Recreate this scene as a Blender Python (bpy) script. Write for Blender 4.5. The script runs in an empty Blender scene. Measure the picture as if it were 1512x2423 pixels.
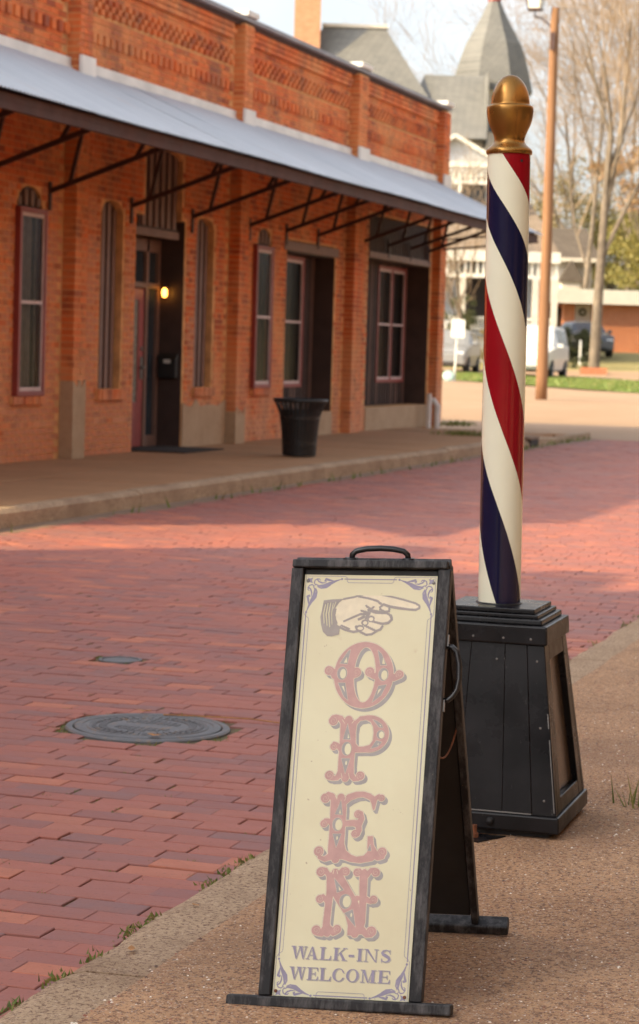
import bpy, math, random
import numpy as np
from mathutils import Matrix, Vector, noise
random.seed(7); rng = np.random.default_rng(11)
R = math.radians
S = bpy.context.scene
COL = S.collection

# ------------------------------------------------------------------ camera, sky, sun, exposure
CAM_R = Vector((0.95431671, 0.29729521, 0.02991961)); CAM_U = Vector((-0.049647, 0.05902713, 0.99702105)); CAM_F = Vector((-0.29464351, 0.95295926, -0.07109039))
CAM_P = Vector((0, 0, 1.45))
cd = bpy.data.cameras.new('camera'); cam = bpy.data.objects.new('camera', cd); COL.objects.link(cam)
M = Matrix.Identity(4)
for i in range(3):
    M[i][0] = CAM_R[i]; M[i][1] = CAM_U[i]; M[i][2] = -CAM_F[i]; M[i][3] = CAM_P[i]
cam.matrix_world = M
cd.sensor_fit = 'VERTICAL'; cd.sensor_height = 22.3; cd.lens = 49.996; cd.clip_start = 0.05; cd.clip_end = 3000
cd.dof.use_dof = True; cd.dof.focus_distance = 5.15; cd.dof.aperture_fstop = 5.4
S.camera = cam
SUN_EL = R(34.0); SUN_DIR = Vector((-0.74 * math.cos(SUN_EL), -0.67 * math.cos(SUN_EL), math.sin(SUN_EL))).normalized()
sl = bpy.data.lights.new('sun', 'SUN'); sl.energy = 3.05; sl.angle = R(0.7); sl.color = (1.0, 0.75, 0.37)
so = bpy.data.objects.new('sun', sl); COL.objects.link(so); so.rotation_euler = SUN_DIR.to_track_quat('Z', 'Y').to_euler()
so.location = (-20, -20, 30)
W = bpy.data.worlds.new('World'); S.world = W; W.use_nodes = True
wn = W.node_tree.nodes; wl = W.node_tree.links
bg = wn['Background']; bg.inputs['Strength'].default_value = 0.11
sk = wn.new('ShaderNodeTexSky'); sk.sky_type = 'NISHITA'; sk.sun_disc = False
sk.sun_elevation = SUN_EL; sk.sun_rotation = math.atan2(SUN_DIR.x, SUN_DIR.y); sk.dust_density = 4.0; sk.air_density = 1.0
tc = wn.new('ShaderNodeTexCoord'); mp = wn.new('ShaderNodeMapping'); mp.inputs['Scale'].default_value = (1.6, 1.6, 4.0)
nz = wn.new('ShaderNodeTexNoise'); nz.inputs['Scale'].default_value = 2.2; nz.inputs['Detail'].default_value = 6.0
rp = wn.new('ShaderNodeMapRange'); rp.inputs[1].default_value = 0.35; rp.inputs[2].default_value = 0.65; rp.inputs[3].default_value = 0.5; rp.inputs[4].default_value = 0.92
mx = wn.new('ShaderNodeMixRGB'); hv = wn.new('ShaderNodeHueSaturation'); hv.inputs['Saturation'].default_value = .12; hv.inputs['Value'].default_value = 1.8      # thin bright cloud over the blue
wl.new(sk.outputs[0], hv.inputs['Color']); wl.new(hv.outputs[0], mx.inputs[2])
wl.new(tc.outputs['Generated'], mp.inputs[0]); wl.new(mp.outputs[0], nz.inputs[0]); wl.new(nz.outputs[0], rp.inputs[0])
wl.new(rp.outputs[0], mx.inputs[0]); wl.new(sk.outputs[0], mx.inputs[1]); wl.new(mx.outputs[0], bg.inputs['Color'])
S.view_settings.view_transform = 'Standard'; S.view_settings.look = 'None'; S.view_settings.exposure = 1.06; S.view_settings.gamma = 1
S.render.engine = 'CYCLES'

# ------------------------------------------------------------------ helpers
class MB:
    """collects geometry in world coordinates"""
    def __init__(s): s.v = []; s.f = []; s.m = []
    def face(s, pts, m=0):
        b = len(s.v); s.v += [tuple(p) for p in pts]; s.f.append(tuple(range(b, b + len(pts)))); s.m.append(m)
    def hexa(s, p, m=0):              # 8 points: 4 bottom ring, 4 top ring
        b = len(s.v); s.v += [tuple(q) for q in p]
        for q in ((3, 2, 1, 0), (4, 5, 6, 7), (0, 1, 5, 4), (1, 2, 6, 5), (2, 3, 7, 6), (3, 0, 4, 7)):
            s.f.append(tuple(b + i for i in q)); s.m.append(m)
    def box(s, x0, x1, y0, y1, z0, z1, m=0, T=None):
        p = [(x0, y0, z0), (x1, y0, z0), (x1, y1, z0), (x0, y1, z0), (x0, y0, z1), (x1, y0, z1), (x1, y1, z1), (x0, y1, z1)]
        if T: p = [T(q) for q in p]
        s.hexa(p, m)
    def bar(s, a, b, w, h=None, m=0, up=(0, 0, 1)):
        a = Vector(a); b = Vector(b); d = (b - a).normalized(); u = Vector(up)
        if abs(d.dot(u)) > .98: u = Vector((1, 0, 0))
        x = d.cross(u).normalized(); y = x.cross(d); h = h or w; x *= w / 2; y *= h / 2
        s.hexa([a - x - y, a + x - y, b + x - y, b - x - y, a - x + y, a + x + y, b + x + y, b - x + y], m)
    def tube(s, pts, rad, n=8, m=0, caps=True):
        pts = [Vector(p) for p in pts]; rad = rad if isinstance(rad, (list, tuple)) else [rad] * len(pts)
        b = len(s.v); ref = None
        for i, p in enumerate(pts):
            d = (pts[min(i + 1, len(pts) - 1)] - pts[max(i - 1, 0)]).normalized()
            if ref is None: ref = Vector((0, 0, 1)) if abs(d.z) < .9 else Vector((1, 0, 0))
            x = d.cross(ref).normalized(); y = x.cross(d); ref = y
            for k in range(n):
                a = 2 * math.pi * k / n; s.v.append(tuple(p + (x * math.cos(a) + y * math.sin(a)) * rad[i]))
        for i in range(len(pts) - 1):
            for k in range(n):
                k2 = (k + 1) % n; s.f.append((b + i * n + k, b + i * n + k2, b + (i + 1) * n + k2, b + (i + 1) * n + k)); s.m.append(m)
        if caps:
            s.f.append(tuple(b + k for k in range(n))[::-1]); s.m.append(m)
            s.f.append(tuple(b + (len(pts) - 1) * n + k for k in range(n))); s.m.append(m)
    def lathe(s, prof, c, n=32, m=0, axis=(0, 0, 1), closed=True):
        c = Vector(c); ax = Vector(axis).normalized(); x = ax.orthogonal().normalized(); y = ax.cross(x); b = len(s.v)
        for r, z in prof:
            for k in range(n):
                a = 2 * math.pi * k / n; s.v.append(tuple(c + ax * z + (x * math.cos(a) + y * math.sin(a)) * r))
        for i in range(len(prof) - 1):
            for k in range(n):
                k2 = (k + 1) % n; s.f.append((b + i * n + k, b + i * n + k2, b + (i + 1) * n + k2, b + (i + 1) * n + k)); s.m.append(m)
        if closed:
            s.f.append(tuple(b + k for k in range(n))[::-1]); s.m.append(m)
            s.f.append(tuple(b + (len(prof) - 1) * n + k for k in range(n))); s.m.append(m)
    def prism(s, poly, f0, f1, m=0):   # poly of 2D points, f0/f1 map 2D to 3D on the two faces
        b = len(s.v); n = len(poly); s.v += [tuple(f0(q)) for q in poly] + [tuple(f1(q)) for q in poly]
        s.f.append(tuple(range(b, b + n))[::-1]); s.f.append(tuple(range(b + n, b + 2 * n))); s.m += [m, m]
        for i in range(n):
            j = (i + 1) % n; s.f.append((b + i, b + j, b + n + j, b + n + i)); s.m.append(m)

ORG = {}
def obj(name, mb, mats, parent=None, smooth=False, bevel=0, loc=None, fix=True):
    o0 = ORG.get(parent.name if parent else None, Vector((0, 0, 0)))
    if loc is not None and parent is None: o0 = Vector(loc)
    me = bpy.data.meshes.new(name)
    me.from_pydata([tuple(Vector(v) - o0) for v in mb.v], [], mb.f)
    mats = mats if isinstance(mats, (list, tuple)) else [mats]
    for q in mats: me.materials.append(q)
    if len(mats) > 1: me.polygons.foreach_set('material_index', mb.m)
    if smooth: me.polygons.foreach_set('use_smooth', [True] * len(me.polygons))
    me.update()
    if fix:
        import bmesh
        bm = bmesh.new(); bm.from_mesh(me); bmesh.ops.recalc_face_normals(bm, faces=bm.faces); bm.to_mesh(me); bm.free()
    o = bpy.data.objects.new(name, me); COL.objects.link(o)
    if parent: o.parent = parent
    elif loc is not None: o.location = loc
    ORG[o.name] = o0
    if bevel:
        b = o.modifiers.new('bevel', 'BEVEL'); b.width = bevel; b.segments = 2; b.limit_method = 'ANGLE'; b.angle_limit = R(40)
    return o
def tag(o, label=None, cat=None, group=None, kind=None):
    if label: o['label'] = label
    if cat: o['category'] = cat
    if group: o['group'] = group
    if kind: o['kind'] = kind
    return o
def thing(name, label, cat, loc, group=None, rz=0):
    o = bpy.data.objects.new(name, None); COL.objects.link(o); o.location = loc; o.rotation_euler[2] = rz; o.empty_display_size = .2
    ORG[o.name] = Vector(loc) if rz == 0 else Vector((0, 0, 0))
    return tag(o, label, cat, group)
def copy_tree(o, parent=None):
    c = o.copy(); COL.objects.link(c); c.parent = parent
    if parent: c.matrix_parent_inverse = o.matrix_parent_inverse
    for ch in list(o.children): copy_tree(ch, c)
    return c
def inview(p, mar=.05):
    d = Vector(p) - CAM_P; z = d.dot(CAM_F)
    if z < .3: return False
    return abs(d.dot(CAM_R) / z) < 756 / 5430 + mar and abs(d.dot(CAM_U) / z) < 1211 / 5430 + mar

# ------------------------------------------------------------------ materials
class NT:
    def __init__(s, name):
        s.mat = bpy.data.materials.new(name); s.mat.use_nodes = True; s.n = s.mat.node_tree.nodes; s.l = s.mat.node_tree.links
        s.b = s.n['Principled BSDF']; s.co = s.n.new('ShaderNodeTexCoord').outputs['Object']
    def node(s, t, **kw):
        q = s.n.new(t)
        for k, v in kw.items(): setattr(q, k, v)
        return q
    def put(s, sock, v):
        if hasattr(v, 'links') or hasattr(v, 'is_linked'): s.l.new(v, sock)
        else: sock.default_value = v
    def noise(s, scale, detail=4, rough=.55, vec=None, dist=0):
        q = s.node('ShaderNodeTexNoise'); q.inputs['Scale'].default_value = scale; q.inputs['Detail'].default_value = detail
        q.inputs['Roughness'].default_value = rough; q.inputs['Distortion'].default_value = dist; s.l.new(vec or s.co, q.inputs['Vector']); return q.outputs['Fac']
    def vor(s, scale, vec=None, feature='F1', out='Distance'):
        q = s.node('ShaderNodeTexVoronoi', feature=feature); q.inputs['Scale'].default_value = scale; s.l.new(vec or s.co, q.inputs['Vector']); return q.outputs[out]
    def mapv(s, scale=(1, 1, 1), rot=(0, 0, 0), vec=None):
        q = s.node('ShaderNodeMapping'); q.inputs['Scale'].default_value = scale; q.inputs['Rotation'].default_value = rot; s.l.new(vec or s.co, q.inputs[0]); return q.outputs[0]
    def rng(s, v, a, b, c=0., d=1.):
        q = s.node('ShaderNodeMapRange'); s.l.new(v, q.inputs[0])
        for i, x in enumerate((a, b, c, d)): q.inputs[i + 1].default_value = x
        return q.outputs[0]
    def mix(s, f, a, b, mode='MIX'):
        q = s.node('ShaderNodeMixRGB', blend_type=mode); s.put(q.inputs[0], f)
        for i, c in ((1, a), (2, b)):
            if isinstance(c, tuple): q.inputs[i].default_value = c + (1,) if len(c) == 3 else c
            else: s.l.new(c, q.inputs[i])
        return q.outputs[0]
    def math(s, op, a, b=0.):
        q = s.node('ShaderNodeMath', operation=op); s.put(q.inputs[0], a); s.put(q.inputs[1], b); return q.outputs[0]
    def ramp(s, f, stops, interp='LINEAR'):
        q = s.node('ShaderNodeValToRGB'); e = q.color_ramp.elements; q.color_ramp.interpolation = interp
        while len(e) < len(stops): e.new(.5)
        for x, (p, c) in zip(e, stops): x.position = p; x.color = tuple(c) + (1,)
        s.l.new(f, q.inputs[0]); return q.outputs[0]
    def islands(s):
        g = s.node('ShaderNodeNewGeometry').outputs['Random Per Island']; o = s.node('ShaderNodeObjectInfo').outputs['Random']
        return s.math('FRACT', s.math('ADD', g, o))
    def bump(s, h, strength=.3, dist=.01):
        q = s.node('ShaderNodeBump'); q.inputs['Strength'].default_value = strength; q.inputs['Distance'].default_value = dist
        s.l.new(h, q.inputs['Height']); s.l.new(q.outputs[0], s.b.inputs['Normal'])
    def done(s, col, rough=.7, metal=0., spec=None, coat=None):
        if isinstance(col, tuple): s.b.inputs['Base Color'].default_value = col + (1,)
        else: s.l.new(col, s.b.inputs['Base Color'])
        s.put(s.b.inputs['Roughness'], rough); s.put(s.b.inputs['Metallic'], metal)
        if spec is not None: s.b.inputs['Specular IOR Level'].default_value = spec
        if coat is not None: s.b.inputs['Coat Weight'].default_value = coat; s.b.inputs['Coat Roughness'].default_value = .08
        return s.mat
def plain(name, col, rough=.6, var=.15, scale=8., metal=0., bump=.0, spec=None, coat=None):
    t = NT(name); n = t.noise(scale, 5)
    c = t.mix(t.rng(n, .3, .7), tuple(x * (1 - var) for x in col), tuple(min(1, x * (1 + var)) for x in col))
    if bump: t.bump(t.noise(scale * 6, 4), bump, .004)
    return t.done(c, t.rng(t.noise(scale * 2.3, 3), .2, .8, max(.02, rough - .08), min(1, rough + .08)), metal, spec, coat)
def m_paver():
    t = NT('paver_brick'); r = t.islands()
    c = t.ramp(r, [(0, (0.360, 0.114, 0.084)), (.2, (0.400, 0.126, 0.087)), (.36, (0.290, 0.112, 0.098)), (.52, (0.380, 0.121, 0.087)), (.64, (0.235, 0.112, 0.108)), (.78, (0.330, 0.112, 0.087)), (.88, (0.265, 0.102, 0.095)), (.96, (0.500, 0.165, 0.092))])
    n = t.noise(9, 6, .65); c = t.mix(t.rng(n, .35, .75, 0, .45), c, (.42, .17, .125))
    c = t.mix(t.rng(t.noise(60, 3), .6, .72, 0, .55), c, (.10, .055, .05))
    c = t.mix(t.rng(t.noise(.8, 4), .5, .75, 0, .35), c, (.24, .16, .15))
    t.bump(t.noise(70, 5), .35, .004); return t.done(c, t.rng(n, .3, .7, .5, .75))
def m_wallbrick():
    t = NT('wall_brick'); r = t.islands()
    c = t.ramp(r, [(0, (0.650, 0.138, 0.027)), (.25, (0.739, 0.171, 0.037)), (.45, (0.538, 0.109, 0.024)), (.6, (0.717, 0.195, 0.051)), (.75, (0.605, 0.123, 0.029)), (.88, (0.448, 0.090, 0.024)), (.97, (0.336, 0.076, 0.031))])
    n = t.noise(.9, 7, .65); c = t.mix(t.rng(n, .44, .66, 0, .75), c, (.72, .31, .11))
    low = t.node('ShaderNodeSeparateXYZ'); t.l.new(t.co, low.inputs[0]); z = t.rng(low.outputs[2], .25, 1.5, 1, 0)
    c = t.mix(t.math('MULTIPLY', z, t.rng(t.noise(1.9, 6, .65), .36, .56)), c, (.64, .28, .15))
    c = t.mix(t.rng(t.noise(4, 6, .72), .52, .68, 0, .7), c, (.20, .075, .045)); c = t.mix(t.rng(t.noise(11, 5, .7), .62, .72, 0, .6), c, (.70, .38, .22))
    c = t.mix(t.rng(t.noise(1.4, 5, .6, t.mapv((1, 1, .12))), .52, .72, 0, .55), c, (.16, .075, .05))
    t.bump(t.noise(40, 4), .3, .006); return t.done(c, .85)
MAT = {}
MAT['paver'] = m_paver(); MAT['wallbrick'] = m_wallbrick()
MAT['mortar'] = plain('mortar', (0.680, 0.360, 0.151), .9, .25, 6, bump=.4)
def m_dirt():
    t = NT('joint_dirt'); n = t.noise(6, 6, .65)
    c = t.ramp(n, [(.3, (.075, .05, .036)), (.45, (.15, .095, .06)), (.56, (.12, .13, .045)), (.72, (.30, .20, .12))]); t.bump(t.noise(60, 5), .5, .01); return t.done(c, .95)
MAT['dirt'] = m_dirt()
def m_concrete(name, a, b, dark, s=3., flecks=0.):
    t = NT(name); n = t.noise(s, 7, .62); c = t.mix(t.rng(n, .3, .7), a, b)
    c = t.mix(t.rng(t.noise(s * 6, 5, .7), .52, .75, 0, .6), c, dark)
    if flecks:
        v = t.node('ShaderNodeTexVoronoi'); v.inputs['Scale'].default_value = 135; t.l.new(t.co, v.inputs[0])
        k = t.rng(v.outputs['Distance'], .25, .4, 1, 0); sep = t.node('ShaderNodeSeparateColor'); t.l.new(v.outputs['Color'], sep.inputs[0])
        fc = t.ramp(sep.outputs[0], [(0, (.12, .06, .045)), (.3, (.30, .13, .08)), (.5, (.40, .28, .19)), (.75, (.16, .12, .10)), (.92, (.72, .62, .52))])
        c = t.mix(t.math('MULTIPLY', k, flecks), c, fc); c = t.mix(t.rng(t.noise(85, 4, .8), .515, .58, 0, .85), c, (.13, .06, .04)); c = t.mix(t.rng(t.noise(100, 3, .8), .61, .66, 0, .8), c, (.72, .58, .45)); c = t.mix(t.rng(t.noise(1.3, 5, .6), .48, .68, 0, .5), c, (.20, .115, .07))
        t.bump(t.math('ADD', t.noise(90, 5), t.math('MULTIPLY', k, .8)), .55, .006)
    else: t.bump(t.noise(s * 18, 6), .35, .008)
    return t.done(c, .88)
MAT['aggregate'] = m_concrete('exposed_aggregate', (.45, .255, .13), (.58, .35, .19), (.22, .11, .06), 1.7, .9)
MAT['kerb'] = m_concrete('kerb_concrete', (.41, .285, .175), (.55, .40, .26), (.17, .11, .068), 4.5, .03)
MAT['walk'] = m_concrete('far_sidewalk_concrete', (0.356, 0.189, 0.090), (0.432, 0.235, 0.115), (0.259, 0.134, 0.062), 1.2)
MAT['lot'] = m_concrete('lot_paving', (0.323, 0.205, 0.121), (0.385, 0.255, 0.161), (0.275, 0.159, 0.091), .25)
MAT['inset'] = plain('ground_reflect_panel', (.085, .055, .035), .22, .3, 4, spec=.5)  # brown tint paints the ground's reflection into glossy black
MAT['cement'] = m_concrete('cement_render', (.40, .27, .165), (.48, .34, .22), (.30, .18, .10), 2.5)
MAT['gutter'] = m_concrete('gutter_concrete', (.20, .13, .085), (.27, .18, .12), (.10, .065, .045), 2.)
def m_wood_black():
    t = NT('black_painted_wood'); g = t.noise(38, 8, .75, t.mapv((1, 1, .07)))
    c = t.mix(t.rng(g, .45, .72), (.014, .014, .016), (.125, .12, .122)); c = t.mix(t.rng(t.noise(26, 6, .7), .70, .74), c, (.40, .26, .12))
    t.bump(t.noise(30, 6, .7, t.mapv((1, 1, .05))), .35, .003); return t.done(c, t.rng(g, .3, .7, .42, .62), spec=.3)
MAT['blackwood'] = m_wood_black()
def m_gloss_black():
    t = NT('glossy_black_paint'); n = t.noise(7, 6, .6); c = t.mix(t.rng(n, .4, .75), (.007, .007, .008), (.020, .019, .021))
    c = t.mix(t.rng(t.noise(60, 6, .8, t.mapv((1, 1, .3))), .66, .71, 0, .8), c, (.26, .25, .24))
    t.bump(t.noise(22, 5, .6, t.mapv((1, 1, .15))), .12, .004); return t.done(c, t.rng(t.noise(5, 6, .65), .35, .7, .2, .45), spec=.25)
MAT['glossblack'] = m_gloss_black()
MAT['matteblack'] = plain('matt_black', (.012, .012, .013), .6, .3, 9)
MAT['handle'] = plain('black_plastic', (.014, .014, .016), .32, .2, 12, spec=.5)
def m_board():
    t = NT('cream_sign_print'); c = t.mix(t.rng(t.noise(2.6, 5, .6), .35, .75), (.78, .76, .535), (.68, .625, .42))
    c = t.mix(t.rng(t.noise(16, 6, .7), .66, .78, 0, .35), c, (.50, .34, .20))
    c = t.mix(t.rng(t.noise(120, 2), .74, .78, 0, .6), c, (.35, .25, .17)); return t.done(c, .38, spec=.4)
MAT['board'] = m_board()
for k, c in dict(ink_red=(.56, .35, .325), ink_grey=(.39, .375, .37), ink_cream=(.78, .71, .54), ink_purple=(.31, .285, .39), ink_skin=(.80, .73, .55), ink_line=(.37, .335, .315)).items():
    MAT[k] = plain(k, c, .4, .07, 60, spec=.4)
MAT['cream'] = plain('cream_enamel', (.86, .86, .68), .16, .03, 5, spec=.4, coat=.15)
MAT['navy'] = plain('navy_enamel', (.010, .010, .040), .18, .1, 5, spec=.3, coat=.1)
MAT['red'] = plain('red_enamel', (.28, .006, .012), .18, .1, 5, spec=.3, coat=.1)
def m_gold():
    t = NT('gold_paint'); n = t.noise(6, 6, .6); c = t.mix(t.rng(n, .3, .75), (.28, .135, .028), (.36, .18, .045)); c = t.mix(t.rng(t.noise(30, 5, .7), .6, .75, 0, .35), c, (.25, .11, .02))
    t.bump(t.noise(14, 5), .10, .004); return t.done(c, t.rng(n, .3, .7, .24, .34), .75, spec=.5)
MAT['gold'] = m_gold()
MAT['screw'] = plain('screw_metal', (.22, .21, .20), .4, .2, 30, metal=.8)
MAT['rust'] = plain('rust', (.20, .07, .03), .8, .4, 30)
def m_tin():
    t = NT('galvanised_tin'); n = t.noise(1.2, 5, .6, t.mapv((1, 4, 1))); c = t.mix(t.rng(n, .3, .7), (.52, .555, .60), (.63, .66, .70))
    rz = t.rng(t.noise(.5, 6, .7, t.mapv((.6, 5, .6))), .64, .74, 0, .6); c = t.mix(rz, c, (.45, .28, .18)); return t.done(c, .48, .35)
MAT['tin'] = m_tin()
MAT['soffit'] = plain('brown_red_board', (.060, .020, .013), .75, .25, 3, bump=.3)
MAT['steel'] = plain('dark_steel', (.055, .022, .017), .6, .3, 6)
MAT['flash'] = plain('white_flashing', (.72, .68, .63), .6, .15, 2.5)
MAT['coping'] = plain('grey_coping', (.24, .24, .26), .6, .2, 2)
MAT['capstone'] = plain('pale_capstone', (.75, .72, .66), .7, .1, 3)
MAT['redframe'] = plain('red_window_paint', (.26, .045, .035), .5, .15, 5)
MAT['sash'] = plain('pinkish_white_sash', (.56, .41, .39), .5, .1, 5)
MAT['board_dark'] = plain('dark_brown_boarding', (.060, .033, .027), .65, .25, 4, bump=.3)
MAT['board_light'] = plain('taupe_batten', (.20, .112, .085), .6, .15, 4)
MAT['dark'] = plain('dark_interior', (.03, .021, .018), .8, .2, 4)
MAT['reveal'] = plain('dark_painted_reveal', (.060, .036, .030), .55, .2, 4)
MAT['door'] = plain('red_door_paint', (.30, .045, .04), .45, .12, 5)
MAT['doorglass'] = plain('curtained_door_glass', (.20, .18, .155), .25, .12, 8)
MAT['curtain'] = plain('net_curtain', (.46, .38, .31), .9, .2, 14)
def m_glass(name, tint=(.02, .018, .016), alpha=.30):
    t = NT(name); tr = t.node('ShaderNodeBsdfTransparent'); ms = t.node('ShaderNodeMixShader'); ms.inputs[0].default_value = alpha
    t.done(tint, .18, spec=.14); out = t.n['Material Output']; t.l.new(tr.outputs[0], ms.inputs[1]); t.l.new(t.b.outputs[0], ms.inputs[2]); t.l.new(ms.outputs[0], out.inputs[0]); return t.mat
MAT['glass'] = m_glass('window_glass')
MAT['glassdark'] = plain('dark_glass', (.03, .045, .06), .06, .2, 3, spec=.6)
MAT['carglass'] = plain('car_glass', (.035, .05, .06), .16, .2, 3, spec=.2)
MAT['white'] = plain('white_paint', (.72, .70, .64), .6, .06, 2)
MAT['pipe'] = plain('white_pipe', (.74, .70, .68), .5, .08, 5)
MAT['can'] = plain('black_powder_coat', (.016, .018, .019), .45, .25, 6)
MAT['mat'] = plain('rubber_mat', (.03, .022, .02), .9, .4, 20, bump=.4)
def m_iron():
    t = NT('cast_iron'); n = t.noise(9, 6, .65); c = t.mix(t.rng(n, .35, .7), (.14, .145, .155), (.19, .195, .21)); c = t.mix(t.rng(t.noise(18, 6, .7), .56, .7), c, (.30, .19, .10))
    t.bump(t.noise(50, 4), .3, .003); return t.done(c, .55, .25)
MAT['iron'] = m_iron()
def m_pole():
    t = NT('utility_pole_wood'); g = t.noise(9, 7, .65, t.mapv((1, 1, .05))); c = t.mix(t.rng(g, .3, .7), (.185, .088, .04), (.29, .15, .07))
    c = t.mix(t.rng(t.noise(1.3, 4), .55, .75, 0, .5), c, (.22, .12, .07)); t.bump(g, .4, .02); return t.done(c, .85)
MAT['pole'] = m_pole()
def m_shingle(name, a, b):
    t = NT(name); br = t.node('ShaderNodeTexBrick'); br.inputs['Scale'].default_value = 1.0; br.inputs['Brick Width'].default_value = .34; br.inputs['Row Height'].default_value = .15; br.inputs['Mortar Size'].default_value = .012
    uv = t.node('ShaderNodeSeparateXYZ'); t.l.new(t.co, uv.inputs[0]); cb = t.node('ShaderNodeCombineXYZ'); t.l.new(t.math('ADD', uv.outputs[0], uv.outputs[1]), cb.inputs[0]); t.l.new(uv.outputs[2], cb.inputs[1]); t.l.new(cb.outputs[0], br.inputs[0])
    for i, c in enumerate((a, b, tuple(x * .5 for x in a))): br.inputs[i + 1].default_value = c + (1,)
    c = t.mix(t.rng(t.noise(1.4, 6, .65), .3, .7, 0, .5), br.outputs[0], tuple(x * 1.15 for x in b)); return t.done(c, .9)
MAT['shingle'] = m_shingle('grey_shingles', (.15, .15, .145), (.19, .187, .175))
MAT['shingle_tan'] = m_shingle('tan_shingles', (.19, .145, .105), (.24, .185, .14))
MAT['shingle_dark'] = m_shingle('dark_brown_shingles', (.085, .068, .055), (.12, .098, .08))
MAT['farbrick'] = None
def m_farbrick(name, a, b):
    t = NT(name); br = t.node('ShaderNodeTexBrick'); br.inputs['Scale'].default_value = 1.0; br.inputs['Brick Width'].default_value = .21; br.inputs['Row Height'].default_value = .075; br.inputs['Mortar Size'].default_value = .006
    uv = t.node('ShaderNodeSeparateXYZ'); t.l.new(t.co, uv.inputs[0]); cb = t.node('ShaderNodeCombineXYZ'); t.l.new(t.math('ADD', uv.outputs[0], uv.outputs[1]), cb.inputs[0]); t.l.new(uv.outputs[2], cb.inputs[1]); t.l.new(cb.outputs[0], br.inputs[0])
    for i, c in enumerate((a, b, (.45, .32, .24))): br.inputs[i + 1].default_value = c + (1,)
    return t.done(t.mix(t.rng(t.noise(.9, 5), .35, .7, 0, .4), br.outputs[0], tuple(x * .8 for x in a)), .85)
MAT['farbrick'] = m_farbrick('distant_red_brick', (.50, .165, .07), (.58, .21, .095))
MAT['tanbrick'] = m_farbrick('tan_brick', (.33, .22, .15), (.40, .28, .19))
MAT['chimbrick'] = m_farbrick('chimney_brick', (.50, .22, .11), (.60, .30, .16))
MAT['siding'] = plain('cream_siding', (.66, .61, .53), .7, .1, 1.2)
MAT['shade_wall'] = plain('shade_grey_siding', (.42, .43, .45), .7, .15, 1.)  # grey paints in the shade of porch, balcony and pediment
MAT['bark'] = plain('grey_bark', (.17, .135, .10), .9, .35, 3, bump=.5)
MAT['twig'] = plain('tan_twigs', (.31, .225, .15), .9, .3, .6)
def m_leaf(name, stops, trans=.25):
    t = NT(name); r = t.islands(); c = t.ramp(r, stops); t.b.inputs['Subsurface Weight'].default_value = 0
    q = t.node('ShaderNodeBsdfTranslucent'); t.l.new(c, q.inputs[0]); ms = t.node('ShaderNodeMixShader'); ms.inputs[0].default_value = trans
    t.done(c, .6); t.l.new(t.b.outputs[0], ms.inputs[1]); t.l.new(q.outputs[0], ms.inputs[2]); t.l.new(ms.outputs[0], t.n['Material Output'].inputs[0]); return t.mat
MAT['leaf_green'] = m_leaf('yellow_green_foliage', [(0, (.20, .20, .05)), (.4, (.30, .27, .07)), (.7, (.40, .33, .10)), (1, (.22, .20, .07))])
MAT['leaf_dark'] = m_leaf('dark_green_foliage', [(0, (.05, .065, .03)), (.5, (.10, .11, .045)), (1, (.16, .15, .06))])
MAT['leaf_rust'] = m_leaf('dry_rust_leaves', [(0, (.34, .19, .09)), (.5, (.42, .27, .14)), (1, (.30, .22, .12))])
MAT['leaf_olive'] = m_leaf('olive_foliage', [(0, (.26, .21, .10)), (.5, (.36, .28, .14)), (1, (.28, .25, .11))])
MAT['blade'] = m_leaf('grass_blades', [(0, (.09, .15, .025)), (.5, (.17, .24, .045)), (.8, (.26, .28, .07)), (1, (.33, .27, .12))])
MAT['moss'] = m_leaf('joint_moss', [(0, (.09, .14, .025)), (.5, (.19, .24, .05)), (.85, (.28, .26, .08)), (1, (.16, .11, .05))])
def m_lawn(name, a, b, c3):
    t = NT(name); n = t.noise(.5, 6, .65); c = t.mix(t.rng(n, .3, .7), a, b); c = t.mix(t.rng(t.noise(4, 5, .7), .5, .75, 0, .6), c, c3); t.bump(t.noise(12, 4), .5, .05); return t.done(c, .95)
MAT['lawn'] = m_lawn('winter_lawn', (.25, .22, .07), (.31, .25, .10), (.35, .26, .13))
MAT['verge'] = m_lawn('green_verge', (.16, .21, .04), (.22, .26, .06), (.27, .24, .08))
MAT['pebble'] = m_leaf('pebbles', [(0, (.08, .04, .03)), (.25, (.34, .10, .055)), (.42, (.50, .30, .17)), (.58, (.10, .07, .06)), (.74, (.64, .46, .31)), (.86, (.26, .12, .075)), (.94, (.92, .84, .72))], 0.)
MAT['tyre'] = plain('tyre_rubber', (.015, .015, .016), .8, .2, 5)
MAT['rim'] = plain('alloy_rim', (.45, .45, .48), .35, .1, 5, metal=.7)
MAT['silver'] = plain('silver_car_paint', (.25, .25, .25), .35, .05, 2, metal=.2, coat=.2)
MAT['carwhite'] = plain('white_car_paint', (.60, .59, .56), .35, .04, 2, coat=.2)
MAT['cargrey'] = plain('grey_car_paint', (.10, .11, .13), .25, .1, 2, metal=.3, coat=.5)
MAT['lamp_glass'] = plain('headlight_glass', (.65, .67, .70), .1, .1, 4, spec=.6)
MAT['signwhite'] = plain('white_sign_paint', (.82, .81, .76), .45, .03, 2)
MAT['teal'] = plain('pale_teal_plastic', (.36, .50, .46), .5, .1, 4)
MAT['frosted'] = plain('frosted_lantern_glass', (.80, .78, .66), .25, .04, 4)
t = NT('lit_bulb'); t.done((.9, .5, .15), .4); t.b.inputs['Emission Color'].default_value = (1, .42, .06, 1); t.b.inputs['Emission Strength'].default_value = 5.; MAT['bulb'] = t.mat
MAT['leaf'] = plain('fallen_leaf', (.42, .20, .07), .8, .3, 30)

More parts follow.
